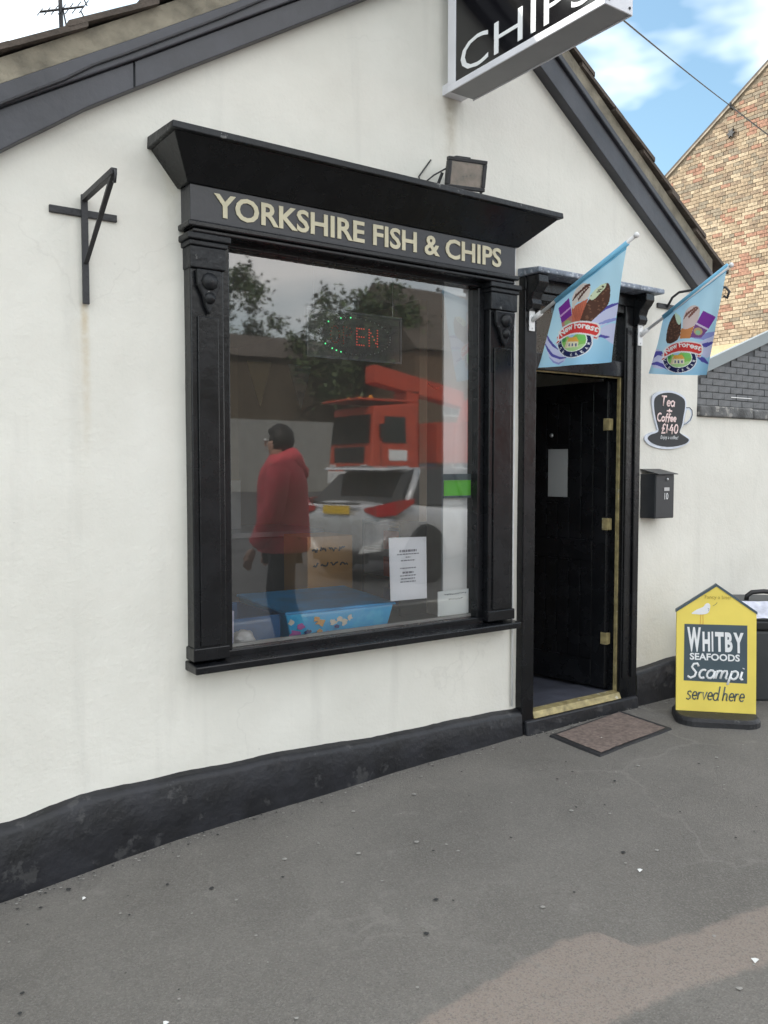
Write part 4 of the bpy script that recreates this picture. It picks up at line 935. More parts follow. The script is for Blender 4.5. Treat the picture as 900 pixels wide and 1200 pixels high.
# ------------------------------------------------------------------ letter box
lb = empty('letter_box', (4.52, 0, 1.19), 0, 'small black metal letter box numbered 10 on white wall', 'letter box')
LX0, LX1, LY = 4.437, 4.622, -.115
keep(BOX(LX0, LX1, LY, .0, 1.195, 1.475).build('body', M['pbox'], bevel=.003), lb)
keep(MB().hexa([(LX0-.006,LY-.028,1.472),(LX1+.006,LY-.028,1.472),(LX1+.006,.002,1.5025),(LX0-.006,.002,1.5025)], [(LX0-.006,LY-.028,1.4765),(LX1+.006,LY-.028,1.4765),(LX1+.006,.002,1.5075),(LX0-.006,.002,1.5075)]).build('lid', M['pbox'], bevel=.0015), lb)
keep(BOX(LX0+.004, LX1-.004, LY-.004, LY-.0005, 1.20, 1.468).build('door', M['pbox'], bevel=.002), lb)
keep(MB().lathe([(.001,LY-.012),(.008,LY-.011),(.0105,LY-.0045)], (4.547,0,1.442), 12, 'y').build('lock', M['steel'], smooth=True), lb)
keep(BOX(4.518, 4.57, LY-.0065, LY-.0042, 1.368, 1.39).build('name_plate', M['steel']), lb)
text_obj('number', '10', .036, .042, lambda x, y, d: (4.541+x, LY-.0044-d, 1.335+y), M['letterwhite'], lb, bold=.0).matrix_parent_inverse = lb.matrix_basis.inverted()

# ------------------------------------------------------------------ doormat
mc = [(3.479,-.156),(3.451,-.553),(4.148,-.486),(4.174,-.086)]
mq = empty('doormat', (3.81,-.32,0), 0, 'flat brown doormat with black rubber border in front of the doorway', 'mat')
def inset(q, d):
    c = Vector((sum(p[0] for p in q)/4, sum(p[1] for p in q)/4)); return [tuple(c+(Vector(p)-c)*(1-d/((Vector(p)-c).length))) for p in q]
mi = inset(mc, .045)
def mz(x, y): return pave_z(x, y)
ring = [mi[0],mi[1],mi[2],mi[3]]
m = MB().hexa([(x,y,mz(x,y)-.004) for x, y in mc], [(x,y,mz(x,y)+.010) for x, y in inset(mc,.008)]); keep(m.build('rubber_border', M['rubber']), mq)
n = 24; vs = []
for j in range(n+1):
    for i in range(n+1):
        a, b = i/n, j/n
        p = (Vector(mi[0]).lerp(Vector(mi[3]), a)).lerp(Vector(mi[1]).lerp(Vector(mi[2]), a), b); vs.append((p.x, p.y, .013+.0025*noise.noise(Vector((p.x*30, p.y*30, 0)))+mz(p.x, p.y)))
me = bpy.data.meshes.new('carpet'); me.from_pydata(vs, [], [(j*(n+1)+i, (j+1)*(n+1)+i, (j+1)*(n+1)+i+1, j*(n+1)+i+1) for j in range(n) for i in range(n)]); keep(link('carpet', me, M['mat'], smooth=True), mq)

# ------------------------------------------------------------------ pavement board
AL = Vector((4.358,-.353,0)); AR = Vector((4.673,-.682,0)); ax_ = (AR-AL).normalized(); AWD = (AR-AL).length
an = Vector((-ax_.y, ax_.x, 0)) ; an = an if an.dot(CAM-AL) > 0 else -an   # outward normal, towards the street
ab = empty('pavement_board', ((AL+AR)/2), 0, 'yellow house shaped pavement board for scampi on a black rubber base', 'sign')
lean = .075
def AB(x, z, d=0.):   # board-plane coordinates: x along, z up the board
    return tuple(AL+ax_*x+Vector((0,0,.048+z))+an*(d-lean*z))
H1, H2 = .60, .757
bo = [(0,0),(AWD,0),(AWD,H1),(AWD/2,H2),(0,H1)]
keep(MB().prism([AB(x,z) for x, z in bo], -an*.022).build('board', M['yellow'], bevel=.002), ab)
for (p, q) in (((-.004,H1),(AWD/2,H2+.004)), ((AWD/2,H2+.004),(AWD+.004,H1))):
    keep(MB().add([AB(p[0],p[1]-.008,.004),AB(q[0],q[1]-.008,.004),AB(q[0],q[1]-.008,-.026),AB(p[0],p[1]-.008,-.026),AB(p[0],p[1]+.008,.004),AB(q[0],q[1]+.008,.004),AB(q[0],q[1]+.008,-.026),AB(p[0],p[1]+.008,-.026)], [(0,1,2,3),(4,5,6,7),(0,1,5,4),(1,2,6,5),(2,3,7,6),(3,0,4,7)]).build('roof_edge', M['slate']), ab)
bf = AWD/100.
pz = lambda v: (962-v)/ (962-322)*H1      # traced rows -> height up the board
pxx = lambda u, v: (u-(78-(v-330)*.022))/535*AWD
Q = lambda u, v, d=.0012: AB(pxx(u, v), pz(v+ (u-78)*-.06), d)
pnl = keep(MB().prism([Q(130,408),Q(550,430),Q(543,798),Q(120,770)], -an*.0008).build('blue_panel', M['slate']), ab)
def bt(body, u0, u1, v0, v1, mt, bold, nm='lettering'):
    uc, vc = (u0+u1)/2, (v0+v1)/2
    a = Vector(Q(uc, vc)); ex = (Vector(Q(u1, vc+(u1-u0)*.06*.5))-Vector(Q(u0, vc-(u1-u0)*.06*.5))); ez = Vector(Q(uc, v0))-Vector(Q(uc, v1))
    w, h = ex.length, ez.length; ex = ex.normalized(); ez = ez.normalized()
    return a, ex, ez, w, h
def board_text(body, u0, u1, v0, v1, mt, bold):
    a, ex, ez, w, h = bt(body, u0, u1, v0, v1, mt, bold)
    text_obj('lettering', body, w, h, lambda x, y, d: tuple(a+ex*x+ez*y+an*(d*.6+.0008)), mt, pnl, bold=bold)
def board_hand(body, u0, u1, v0, v1, mt, r, sl_=.2):
    a, ex, ez, w, h = bt(body, u0, u1, v0, v1, mt, 0)
    stroke_text('lettering', body, w, h, lambda x, y, d: tuple(a+ex*x+ez*y+an*(.001+d)), mt, pnl, r, sl_, an)
for k, (ch, u0, u1, v0, v1) in enumerate((('W',148,240,430,588),('H',250,300,462,588),('I',311,322,462,590),('T',334,392,466,592),('B',400,450,470,596),('Y',456,524,474,604))):
    board_text(ch, u0, u1, v0, v1, M['letterwhite'], .045)
board_text('SEAFOODS', 163, 497, 603, 648, M['letterwhite'], .03)
board_hand('Scampi', 145, 522, 668, 762, M['letterwhite'], .0075, .25)
board_hand('served here', 135, 522, 812, 900, M['slate'], .0042, .2)
gull = [(172,345),(205,322),(238,310),(262,302),(272,284),(290,278),(304,288),(306,300),(300,330),(285,348),(245,352),(205,347)]
keep(MB().prism([Q(u, v, .0022) for u, v in smooth_poly(gull, 1)], -an*.001).build('gull', M['letterwhite']), ab)
keep(MB().tube([Q(240,350,.002),Q(238,410,.002),Q(228,414,.002)], .0012, 5).tube([Q(256,350,.002),Q(256,410,.002),Q(246,414,.002)], .0012, 5).build('gull_legs', mat('orange_print', (.6,.25,.05), .5)), ab)
keep(MB().tube([Q(288,312,.0025),Q(297,316,.0025),Q(294,330,.0025)], .0012, 5).build('gull_wing_line', M['slate']), ab)
a, ex, ez, w, h = bt('', 270, 446, 232, 262, None, 0)
text_obj('lettering', 'Fancy a bite?', w, h, lambda x, y, d: tuple(a+ex*x+ez*y+an*(.001+d*.5)), mat('brown_print', (.42,.33,.06), .5), pnl, bold=0)
keep(MB().tube([Q(322,298,.002),Q(342,290,.002),Q(352,276,.002)], .001, 5).build('speech_tick', M['slate']), ab)
# rubber base with rounded front corners, sloping up to the slot
bc = (AL+AR)/2; prof = []
w2, dp = AWD/2+.012, .135
for s, e in ((-1,0),(1,1)):
    pass
def rr_outline(hw, y0, y1, r, n=6):
    pts = []
    for (cx_, cy_, a0) in ((hw-r, y1-r, 0), (-hw+r, y1-r, 90), (-hw+r, y0+r, 180), (hw-r, y0+r, 270)):
        for k in range(n+1): a = R(a0+90*k/n); pts.append((cx_+r*math.cos(a), cy_+r*math.sin(a)))
    return pts
lv = [(0,0,0),(1,0,.03),(.93,.012,.05),(.9,.02,.056)]
vs = []; o0 = rr_outline(w2, -.20, .165, .11); nn_ = len(o0)
for (sc_, ins, z) in ((1.,0,-.004),(1.,0,.030),(.965,0,.044),(.93,0,.050)):
    for (x, y) in o0: vs.append(tuple(bc+ax_*(x*sc_)+an*(y*sc_)+Vector((0,0,z))))
fs = [(i*nn_+k, i*nn_+(k+1)%nn_, (i+1)*nn_+(k+1)%nn_, (i+1)*nn_+k) for i in range(3) for k in range(nn_)]+[tuple(range(3*nn_,4*nn_)), tuple(range(nn_))[::-1]]
keep(MB().add(vs, fs).build('rubber_base', M['rubber']), ab)

# ------------------------------------------------------------------ dark plastic bin behind the board
sb = empty('storage_bin', (5.62,-.34,0), 0, 'dark grey lidded bin with black handle standing behind the yellow board', 'bin')
sb.location = (5.27, -.325, 0); sb.rotation_euler = (0, 0, R(-38))
def Sb(o): o.parent = sb; return o
blk = mat('black_plastic', (.012,.012,.014), .35)
Sb(MB().hexa([(-.25,-.19,0),(.25,-.19,0),(.25,.19,0),(-.25,.19,0)], [(-.275,-.215,.47),(.275,-.215,.47),(.275,.215,.47),(-.275,.215,.47)]).build('body', M['binbody'], bevel=.02))
Sb(BOX(-.29,.29,-.23,.23,.471,.535).build('rim', blk, bevel=.014))
lidm = Sb(MB().hexa([(-.285,-.225,.536),(.285,-.225,.536),(.285,.225,.536),(-.285,.225,.536)], [(-.25,-.12,.645),(.25,-.12,.645),(.25,.19,.645),(-.25,.19,.645)]).build('lid', M['binbody'], bevel=.012))
bag = mat('lilac_white_film', (.60,.62,.72), .3, .3, 14, .8, 18)
nb = 14; vs = []
for j in range(nb+1):
    for i_ in range(nb*2+1):
        a, b = i_/(nb*2), j/nb; p = Vector((-.262+.524*a, -.226+.104*b, .548+.094*b)); w = .006*noise.noise(Vector((a*9, b*5, 2)))+.003*noise.noise(Vector((a*25, b*14, 7)))
        vs.append(tuple(p+Vector((0,-.72,.69))*(.006+w)))
me = bpy.data.meshes.new('lid_film'); me.from_pydata(vs, [], [(j*(nb*2+1)+i_, j*(nb*2+1)+i_+1, (j+1)*(nb*2+1)+i_+1, (j+1)*(nb*2+1)+i_) for j in range(nb) for i_ in range(nb*2)]); link('lid_film', me, bag, lidm, smooth=True)
Sb(MB().tube([(-.11,-.06,.635),(-.105,-.06,.672),(-.075,-.06,.695),(0,-.06,.702),(.075,-.06,.695),(.105,-.06,.672),(.11,-.06,.635)], .016, 8).build('handle', blk, smooth=True))

# ------------------------------------------------------------------ inside the shop window
ds = BOX(1.17, 3.06, .27, .86, .60, .66).build('window_shelf', M['counter'], bevel=.004)
ds2 = MB().box(1.44,3.24,.062,.268,.622,.66).build('window_board', mat('pale_window_board', (.42,.43,.43), .5), ds)
keep(MB().box(1.25,1.29,.6,.64,.1,.599).box(2.9,2.94,.6,.64,.1,.599).build('shelf_leg', M['counter']), ds)
tag(ds, 'dark display shelf just inside the shop window', 'shelf')
# blue printed carton
bxm = mat('blue_carton', (.05,.50,.95), .35, .10, 5, chips=(.08,.60,.97), chipscale=4, chipth=.55)
dbl = mat('deep_blue_carton', (.03,.36,.76), .4, .25, 6)
car = empty('blue_carton', (2.29,.45,.662), 0, 'bright blue printed carton lying in the shop window', 'box')
keep(MB().hexa([(2.0,.15,.662),(2.54,.11,.662),(2.60,.66,.662),(2.04,.70,.662)], [(1.955,.12,.80),(2.57,.085,.80),(2.66,.72,.805),(2.0,.76,.805)]).build('box', bxm, bevel=.006), car)
keep(MB().hexa([(1.945,.11,.801),(2.585,.075,.801),(2.67,.73,.806),(1.99,.77,.806)], [(1.95,.115,.815),(2.58,.08,.815),(2.665,.725,.82),(1.995,.765,.82)]).build('lid', dbl, bevel=.005), car)
pr_ = MB(); rp_ = random.Random(9)
prm = [mat('orange_spot', (.75,.4,.12), .5), mat('pink_spot', (.55,.15,.45), .5), mat('cream_spot', (.75,.72,.6), .5), mat('navy_spot', (.03,.04,.2), .5)]
for k, (t, z, r, c_) in enumerate(((.05,.70,.034,1),(.11,.735,.026,1),(.17,.70,.022,3),(.03,.76,.018,2),(.26,.765,.020,0),(.30,.745,.026,0),(.29,.70,.016,0),(.42,.74,.022,2),(.48,.752,.020,2),(.53,.735,.024,2),(.58,.755,.018,2),(.46,.715,.014,3),(.36,.69,.012,1))):
    f_ = (z-.662)/.138; x = 2.0+.54*t-.045*f_*(1-t)+.03*f_*t; y = .15-.04*t-.03*f_*(1-t)-.025*f_*t-.003; pr_.cm = c_
    kk = 11; pr_.add([(x+r*rp_.uniform(.55,1.35)*math.cos(6.28*j/kk), y-.0004*k, z+r*rp_.uniform(.45,.95)*math.sin(6.28*j/kk)) for j in range(kk)], [tuple(range(kk))])
keep(pr_.build('printed_picture', prm), car)
dt = empty('blue_tray', (1.8,.4,.662), 0, 'dark blue open tray in the lower left of the shop window', 'tray')
m = MB().box(1.68,1.93,.16,.175,.662,.80).box(1.68,1.93,.62,.635,.662,.80).box(1.665,1.68,.16,.635,.662,.80).box(1.93,1.945,.16,.635,.662,.80).box(1.68,1.93,.175,.62,.662,.67)
keep(m.build('tray_body', mat('navy_tray', (.015,.10,.26), .4, .2, 6)), dt)
o = MB().prism([(1.612,.04,.70),(1.64,.04,.70),(1.645,.04,.86),(1.612,.04,.88)], (0,.004,0)).build('lilac_leaflet', mat('lilac_paper', (.5,.5,.68), .6)); tag(o, 'narrow lilac leaflet standing in the bottom left corner of window', 'leaflet')
# crumpled bag
bm = bmesh.new(); bmesh.ops.create_icosphere(bm, subdivisions=3, radius=.06)
for v in bm.verts: v.co *= 1+.35*noise.noise(v.co*22); v.co.z *= .8
for v in bm.verts: v.co += Vector((1.72,.095,.71))
me = bpy.data.meshes.new('crumpled_bag'); bm.to_mesh(me); bm.free()
o = link('crumpled_bag', me, mat('white_film', (.55,.55,.56), .35, .2, 20)); tag(o, 'crumpled pale plastic bag in bottom left of the shop window', 'bag')
# opening hours notice
nt_ = empty('paper_notice', (2.62,.025,.829), 0, 'white printed notice taped inside the lower window glass', 'notice')
keep(MB().add([(2.498,.024,1.158),(2.74,.024,1.152),(2.745,.024,.826),(2.51,.024,.83),(2.498,.026,1.158),(2.74,.026,1.152),(2.745,.026,.826),(2.51,.026,.83)], [(0,3,2,1),(4,5,6,7),(0,1,5,4),(1,2,6,5),(2,3,7,6),(3,0,4,7)]).build('sheet', mat('white_paper', (.83,.84,.88), .7, .02)), nt_)
lm = MB(); rl = random.Random(8)
for i, (z, hw, t) in enumerate(((1.085,.055,.006),(1.068,.07,.003),(1.052,.015,.003),(1.035,.045,.003),(.995,.05,.003),(.972,.035,.005),(.956,.05,.003),(.940,.045,.003),(.924,.05,.003))):
    x = 2.62-hw
    while x < 2.62+hw:
        w_ = rl.uniform(.008,.022); lm.box(x, min(x+w_, 2.62+hw), .0228, .0236, z-t, z+t); x += w_+.004
keep(lm.build('print_lines', mat('grey_print', (.25,.25,.28), .7)), nt_)
hs = empty('hygiene_sticker', (2.95,.02,1.34), 0, 'green and black sticker on the right edge of window glass', 'sticker')
keep(BOX(2.855,3.042,.0205,.023,1.365,1.448).build('green_field', mat('bright_green', (.13,.55,.03), .5)), hs)
keep(MB().box(2.85,3.044,.0206,.0231,1.4485,1.482).box(2.85,3.044,.0206,.0231,1.352,1.3645).build('black_band', M['slate']), hs)
cd = empty('price_card', (2.94,.03,.70), 0, 'white handwritten card in the lower right corner of window', 'card')
keep(BOX(2.825,3.04,.032,.035,.718,.852).build('card', mat('card_white', (.78,.82,.82), .7, .03)), cd)
def scribble(name, x0, x1, y, z, h, r, mt, par, seed):
    rs_ = random.Random(seed); m = MB(); x = x0
    while x < x1:
        w = rs_.uniform(.6,1.3)*h*2; pts = [(x+w*t/6, y, z+h*rs_.uniform(-.6,.6)) for t in range(7)]; m.tube(pts, r, 5); x += w+h*.8
    keep(m.build(name, mt), par)
scribble('handwriting', 2.87, 3.02, .0312, .832, .008, .0018, M['slate'], cd, 1); scribble('handwriting', 2.90, 3.0, .0312, .805, .007, .0018, M['slate'], cd, 2)
bcup = empty('blue_cup', (3.0,.14,.662), 0, 'dark blue plastic cup behind the white card in window', 'cup')
keep(MB().lathe([(.028,.662),(.03,.67),(.042,.93),(.044,.935),(.040,.93),(.028,.68)], (3.0,.14,0), 18).build('cup_wall', mat('navy_plastic', (.03,.035,.13), .4), smooth=True), bcup)
# LED open sign
ls = empty('open_sign', (2.43,.25,2.09), 0, 'black hanging LED sign reading OPEN in the upper window', 'sign')
keep(BOX(2.16,2.73,.25,.275,2.085,2.315).build('panel', mat('led_panel_black', (.012,.014,.014), .4)), ls)
keep(MB().box(2.15,2.74,.245,.2499,2.075,2.087).box(2.15,2.74,.245,.2499,2.313,2.325).box(2.15,2.162,.245,.2499,2.087,2.313).box(2.728,2.74,.245,.2499,2.087,2.313).build('frame', M['binbody']), ls)
def dots(pts, r, nm, mt):
    m = MB()
    for x, z in pts: m.lathe([(.0004,.2455),(r,.2475),(r,.2495)], (x,0,z), 6, 'y')
    keep(m.build(nm, mt), ls)
ring_ = [(2.445+.22*math.cos(6.283*k/44), 2.2+.095*math.sin(6.283*k/44)) for k in range(44)]
dots(ring_, .0032, 'led_ring', mat('led_off', (.3,.32,.3), .3))
dots([p for k, p in enumerate(ring_) if k in (14,12,17,26,29,30,28)], .0042, 'lit_green_led', emit_mat('green_led', (.1,.9,.3), .6))
def led_word(word, x0, w, h, zc_):
    pts = []; lw = w/len(word)
    pat = {'O': _arc(.5,.5,.4,.5,0,345,13), 'P': [(.1,i/6) for i in range(7)]+[(.4,1),(.7,.95),(.85,.75),(.7,.55),(.4,.5)], 'E': [(.1,i/6) for i in range(7)]+[(.1+.22*i,b) for b in (0,.5,1) for i in range(1,4)], 'N': [(.1,i/6) for i in range(7)]+[(.9,i/6) for i in range(7)]+[(.1+.16*i,1-i/5) for i in range(1,5)]}
    for i, ch in enumerate(word): pts += [(x0+lw*(i+.85*a), zc_+(b-.5)*h) for a, b in pat[ch]]
    return pts
dots(led_word('OP', 2.285, .155, .085, 2.2), .0036, 'red_led', emit_mat('red_led_dim', (.25,.03,.02), .05))
dots(led_word('EN', 2.445, .155, .085, 2.2), .0038, 'lit_red_led', emit_mat('red_led', (.8,.10,.07), .2))
for x in (2.2,2.69): keep(MB().tube([(x,.262,2.316),(x,.262,2.56)], .0015, 4).build('hanging_wire', M['steel']), ls)
o = MB().tube([(2.98,.2,2.55),(3.02,.22,2.44),(2.99,.21,2.35),(3.045,.12,2.2),(3.04,.12,2.12),(3.0,.16,2.0),(2.94,.2,1.95),(2.9,.22,1.98)], .005, 6).build('loose_flex', M['iron'], smooth=True); tag(o, 'loose dark flex hanging inside right edge of window', 'cable')
# bunting pennants, posters and counter further in
for i, (x, c, lab) in enumerate(((2.12,(.015,.07,.09),'teal'),(2.42,(.09,.065,.015),'mustard'),(2.72,(.075,.075,.07),'grey'))):
    o = MB().prism([(x,1.5,2.2),(x+.18,1.5,2.2),(x+.095,1.5,1.9)], (0,.003,0)).build('pennant', mat('pennant_'+lab, c, .8)); tag(o, lab+' triangular pennant hanging inside the shop behind the window', 'pennant', 'pennants inside the shop')
ct = empty('serving_counter', (2.3,2.2,.1), 0, 'long dark serving counter inside the shop', 'counter')
keep(BOX(1.3,3.2,1.95,2.55,.1,1.02).build('counter_body', M['counter']), ct); keep(BOX(1.25,3.23,1.9,2.6,1.021,1.06).build('worktop', M['steel'], bevel=.005), ct)
keep(MB().box(1.5,2.7,2.2,2.6,1.062,1.42).build('hot_cabinet', M['steel']), ct)
cbx = empty('cardboard_box', (2.62,.95,.7), 0, 'brown cardboard box with dark print behind the blue carton', 'box')
keep(BOX(2.52,2.84,.90,1.2,.662,1.10).build('box', mat('cardboard', (.42,.22,.07), .8, .12, 5), bevel=.004), cbx); scribble('print', 2.55, 2.80, .898, 1.02, .025, .005, M['iron'], cbx, 3); scribble('print', 2.56, 2.78, .898, .93, .022, .005, M['iron'], cbx, 4)
st = empty('stand', (2.68,1.05,.1), 0, 'dark low stand carrying the cardboard box', 'stand'); keep(MB().box(2.45,2.9,.88,1.25,.60,.661).box(2.47,2.52,.9,.95,.1,.599).box(2.83,2.88,.9,.95,.1,.599).box(2.47,2.52,1.18,1.23,.1,.599).box(2.83,2.88,1.18,1.23,.1,.599).build('stand_frame', M['counter']), st)
sh = empty('goods_shelf', (3.0,.6,.1), 0, 'dark rack of small packets behind the notice', 'shelf')
keep(MB().box(2.86,3.05,.42,.44,.1,1.2).box(2.86,3.05,.80,.82,.1,1.2).build('uprights', M['counter']), sh)
for z in (.70,.86,1.02,1.18): keep(BOX(2.86,3.05,.441,.799,z,z+.015).build('shelf_board', M['counter']), sh)
rp2 = random.Random(21); pc = [mat('packet_red', (.4,.07,.04), .5), mat('packet_brown', (.25,.12,.05), .5), mat('packet_white', (.5,.5,.48), .5), mat('packet_navy', (.03,.05,.15), .5)]
for zi, z in enumerate((.716,.876,1.036)):
    for k in range(5):
        x = 2.865+.036*k; h_ = rp2.uniform(.08,.125); ci = rp2.randint(0,3); o = BOX(x, x+.03, .45, .6, z, z+h_).build('packet', pc[ci]); tag(o, ('brick red','brown','off white','navy')[ci]+' small packet, number '+('one','two','three','four','five')[k]+' from the left on the '+('bottom','middle','top')[zi]+' rack shelf', 'packet', 'packets on the rack')
mn = BOX(1.35,2.6,3.36,3.395,1.75,2.4).build('menu_board', mat('menu_brown', (.2,.13,.07), .6)); tag(mn, 'brown menu board on the back wall inside the shop', 'menu')

# ------------------------------------------------------------------ the street behind the camera (mirrored in the shop glass)
silver = mat('silver_car_paint', (.56,.57,.59), .28, .05, 3, metallic=.3, coat=.7)
dglass = mat('dark_car_glass', (.012,.014,.016), .06, .1, 3)
tyre = mat('tyre_rubber', (.02,.02,.02), .8); trimb = mat('black_car_trim', (.015,.015,.016), .5)
redl = mat('red_lamp_lens', (.42,.012,.015), .12, .15, 6, coat=.5); ambl = mat('yellow_plate', (.72,.47,.03), .4, .05)
def loft(rings, closed=True):
    n = len(rings[0]); m = MB(); vs = [p for r in rings for p in r]
    fs = [(i*n+k, i*n+(k+1)%n, (i+1)*n+(k+1)%n, (i+1)*n+k) for i in range(len(rings)-1) for k in range(n)]
    fs += [tuple(range(n))[::-1], tuple(range((len(rings)-1)*n, len(rings)*n))]
    return m.add(vs, fs)
def car(loc):
    root = empty('parked_car', loc, 0, 'silver hatchback parked at the kerb, mirrored in the shop window', 'car')
    def A(o): o.parent = root; return o
    rings = []
    for (x, zl, zb, hw) in ((0,.46,.86,.74),(.05,.40,.98,.82),(.18,.33,1.06,.88),(.5,.25,1.08,.915),(.9,.22,1.04,.90),(1.6,.21,.99,.885),(2.4,.21,.97,.89),(3.1,.22,.95,.91),(3.6,.22,.90,.90),(4.0,.25,.82,.85),(4.25,.32,.72,.75),(4.36,.42,.62,.6)):
        h = zb-zl; half = [(0,zl),(hw*.8,zl),(hw*.96,zl+h*.18),(hw,zl+h*.45),(hw*.985,zl+h*.7),(hw*.93,zl+h*.88),(hw*.80,zb),(0,zb+.012)]
        rings.append([(x, y, z) for y, z in half]+[(x, -y, z) for y, z in half[-2:0:-1]])
    b = A(loft(rings).build('body', silver, smooth=True)); s = b.modifiers.new('sub', 'SUBSURF'); s.levels = 2; s.render_levels = 2
    cab = []
    for (x, z, hb_, ht) in ((.22,1.05,.74,.74),(.62,1.40,.76,.60),(.9,1.475,.77,.57),(1.5,1.50,.78,.57),(2.2,1.47,.78,.56),(2.6,1.38,.77,.58),(3.25,.98,.74,.74)):
        cab.append([(x,-hb_,1.0 if x < 3 else .94),(x,-ht,z),(x,ht,z),(x,hb_,1.0 if x < 3 else .94)])
    A(loft(cab).build('cabin_glass', dglass, smooth=False))
    A(MB().hexa([(.62,-.59,1.43),(2.5,-.56,1.43),(2.5,.56,1.43),(.62,.59,1.43)], [(.70,-.55,1.49),(2.35,-.53,1.49),(2.35,.53,1.49),(.70,.55,1.49)]).build('roof', silver, bevel=.05))
    A(MB().hexa([(.30,-.62,1.455),(.8,-.6,1.47),(.8,.6,1.47),(.30,.62,1.455)], [(.34,-.6,1.485),(.8,-.58,1.515),(.8,.58,1.515),(.34,.6,1.485)]).build('spoiler', silver, bevel=.012))
    for s in (-1, 1):
        for (a, c) in (((.5,s*.80,1.02),(.95,s*.605,1.46)), ((1.75,s*.79,1.0),(1.78,s*.585,1.48)), ((3.1,s*.775,.97),(2.45,s*.60,1.43))):
            A(MB().tube([a, c], .055 if a[0] < 1 else .03, 6).build('pillar', silver if a[0] != 1.75 else trimb, smooth=True))
        A(MB().add([(.02,s*.48,.98),(-.03,s*.74,1.02),(.16,s*.915,1.07),(.52,s*.935,1.10),(.02,s*.50,.93),(-.035,s*.76,.88),(.16,s*.925,.90),(.50,s*.94,1.04),(.10,s*.48,.98),(.12,s*.7,1.02),(.22,s*.82,1.07),(.52,s*.84,1.10),(.10,s*.5,.93),(.12,s*.7,.88),(.22,s*.82,.90),(.5,s*.84,1.04)], [(0,1,5,4),(1,2,6,5),(2,3,7,6),(8,9,1,0),(9,10,2,1),(10,11,3,2),(12,13,5,4),(13,14,6,5),(14,15,7,6),(3,7,15,11)]).build('tail_light', redl, smooth=False))
        A(MB().hexa([(-.015,s*.42,.40),(-.015,s*.80,.46),(.06,s*.80,.46),(.06,s*.42,.40)], [(-.02,s*.50,.50),(-.02,s*.86,.60),(.08,s*.86,.60),(.08,s*.5,.5)]).build('bumper_strip', mat('white_trim', (.7,.7,.7), .4)))
        for x in (.78, 3.42):
            w = A(MB().lathe([(.2,.10),(.31,.10),(.335,.07),(.34,0),(.335,-.07),(.31,-.10),(.2,-.10)], (x, s*.83, .34), 28, 'y').build('wheel', tyre, smooth=True))
            MB().lathe([(.02,.03),(.2,.06),(.21,.1),(.21,-.1),(.2,-.06),(.02,-.03)], (x, s*.835, .34), 20, 'y').build('rim', M['steel'], w)
            A(MB().lathe([(.30,.08),(.39,.10),(.405,.02),(.30,-.06)], (x, s*.84, .36), 28, 'y').build('wheel_arch', trimb, smooth=True))
    A(BOX(-.01,.10,-.50,.50,.27,.40).build('rear_bumper', trimb, bevel=.02))
    pl_ = A(BOX(-.03,-.018,-.26,.26,.90,1.01).build('number_plate', ambl))
    A(BOX(-.02,.03,-.42,.42,1.02,1.045).build('tailgate_garnish', trimb, bevel=.008))
    return root
car_ = car((6.35,-6.75,-.12)); car_.rotation_euler = (0,0,R(-12)); car_.scale = (1.05,1.05,1.09)
orange = mat('orange_red_lorry_paint', (.5,.06,.025), .45, .12, 4)
lr = empty('red_lorry', (15.75,-21.3,.38), 0, 'orange red tipper lorry across the road, mirrored in the shop window', 'lorry')
def A(o): o.parent = lr; return o
A(MB().hexa([(0,-1.15,.75),(1.7,-1.15,.75),(1.7,1.15,.75),(0,1.15,.75)], [(.18,-1.1,2.65),(1.65,-1.1,2.78),(1.65,1.1,2.78),(.18,1.1,2.65)]).build('cab', orange, bevel=.06))
A(MB().hexa([(.02,-1.0,1.60),(.06,-1.0,1.6),(.06,1.0,1.6),(.02,1.0,1.6)], [(.10,-.97,2.42),(.15,-.97,2.42),(.15,.97,2.42),(.10,.97,2.42)]).build('windscreen', dglass))
for s in (-1, 1):
    A(MB().prism([(.42,s*1.11,1.62),(1.22,s*1.11,1.62),(1.22,s*1.09,2.38),(.52,s*1.09,2.38)], (0,s*.045,0)).build('side_window', dglass))
    A(BOX(.62,1.25,s*1.14-.014,s*1.14+.014,1.12,1.42).build('door_sign', M['letterwhite']))
    for x in (.95, 4.3, 5.5):
        w = A(MB().lathe([(.3,.15),(.46,.15),(.5,.1),(.5,-.1),(.46,-.15),(.3,-.15)], (x, s*1.0, .5), 24, 'y').build('wheel', tyre, smooth=True))
        MB().lathe([(.05,.06),(.3,.1),(.3,-.1),(.05,-.06)], (x, s*1.0, .5), 16, 'y').build('rim', M['white'], w)
    A(BOX(.30,.42,s*1.2-.04,s*1.2+.04,1.75,2.15).build('mirror', trimb))
    A(BOX(-.02,.05,s*.85-.14,s*.85+.14,.85,1.0).build('headlight', M['white']))
A(BOX(.3,6.6,-.45,.45,.62,.82).build('chassis', trimb))
A(MB().hexa([(2.35,-1.1,1.05),(6.6,-1.1,1.05),(6.6,1.1,1.05),(2.35,1.1,1.05)], [(2.25,-1.2,2.25),(6.7,-1.2,2.25),(6.7,1.2,2.25),(2.25,1.2,2.25)]).build('tipper_body', orange, bevel=.03))
for x in (2.9,3.8,4.7,5.6): A(BOX(x,x+.09,1.16,1.25,1.05,2.2).build('body_rib', orange))
A(BOX(-.3,1.6,-1.0,1.0,2.80,2.86).build('cab_canopy', orange, bevel=.02)); A(BOX(1.75,2.15,-.2,.5,.85,3.2).build('crane_post', orange, bevel=.03))
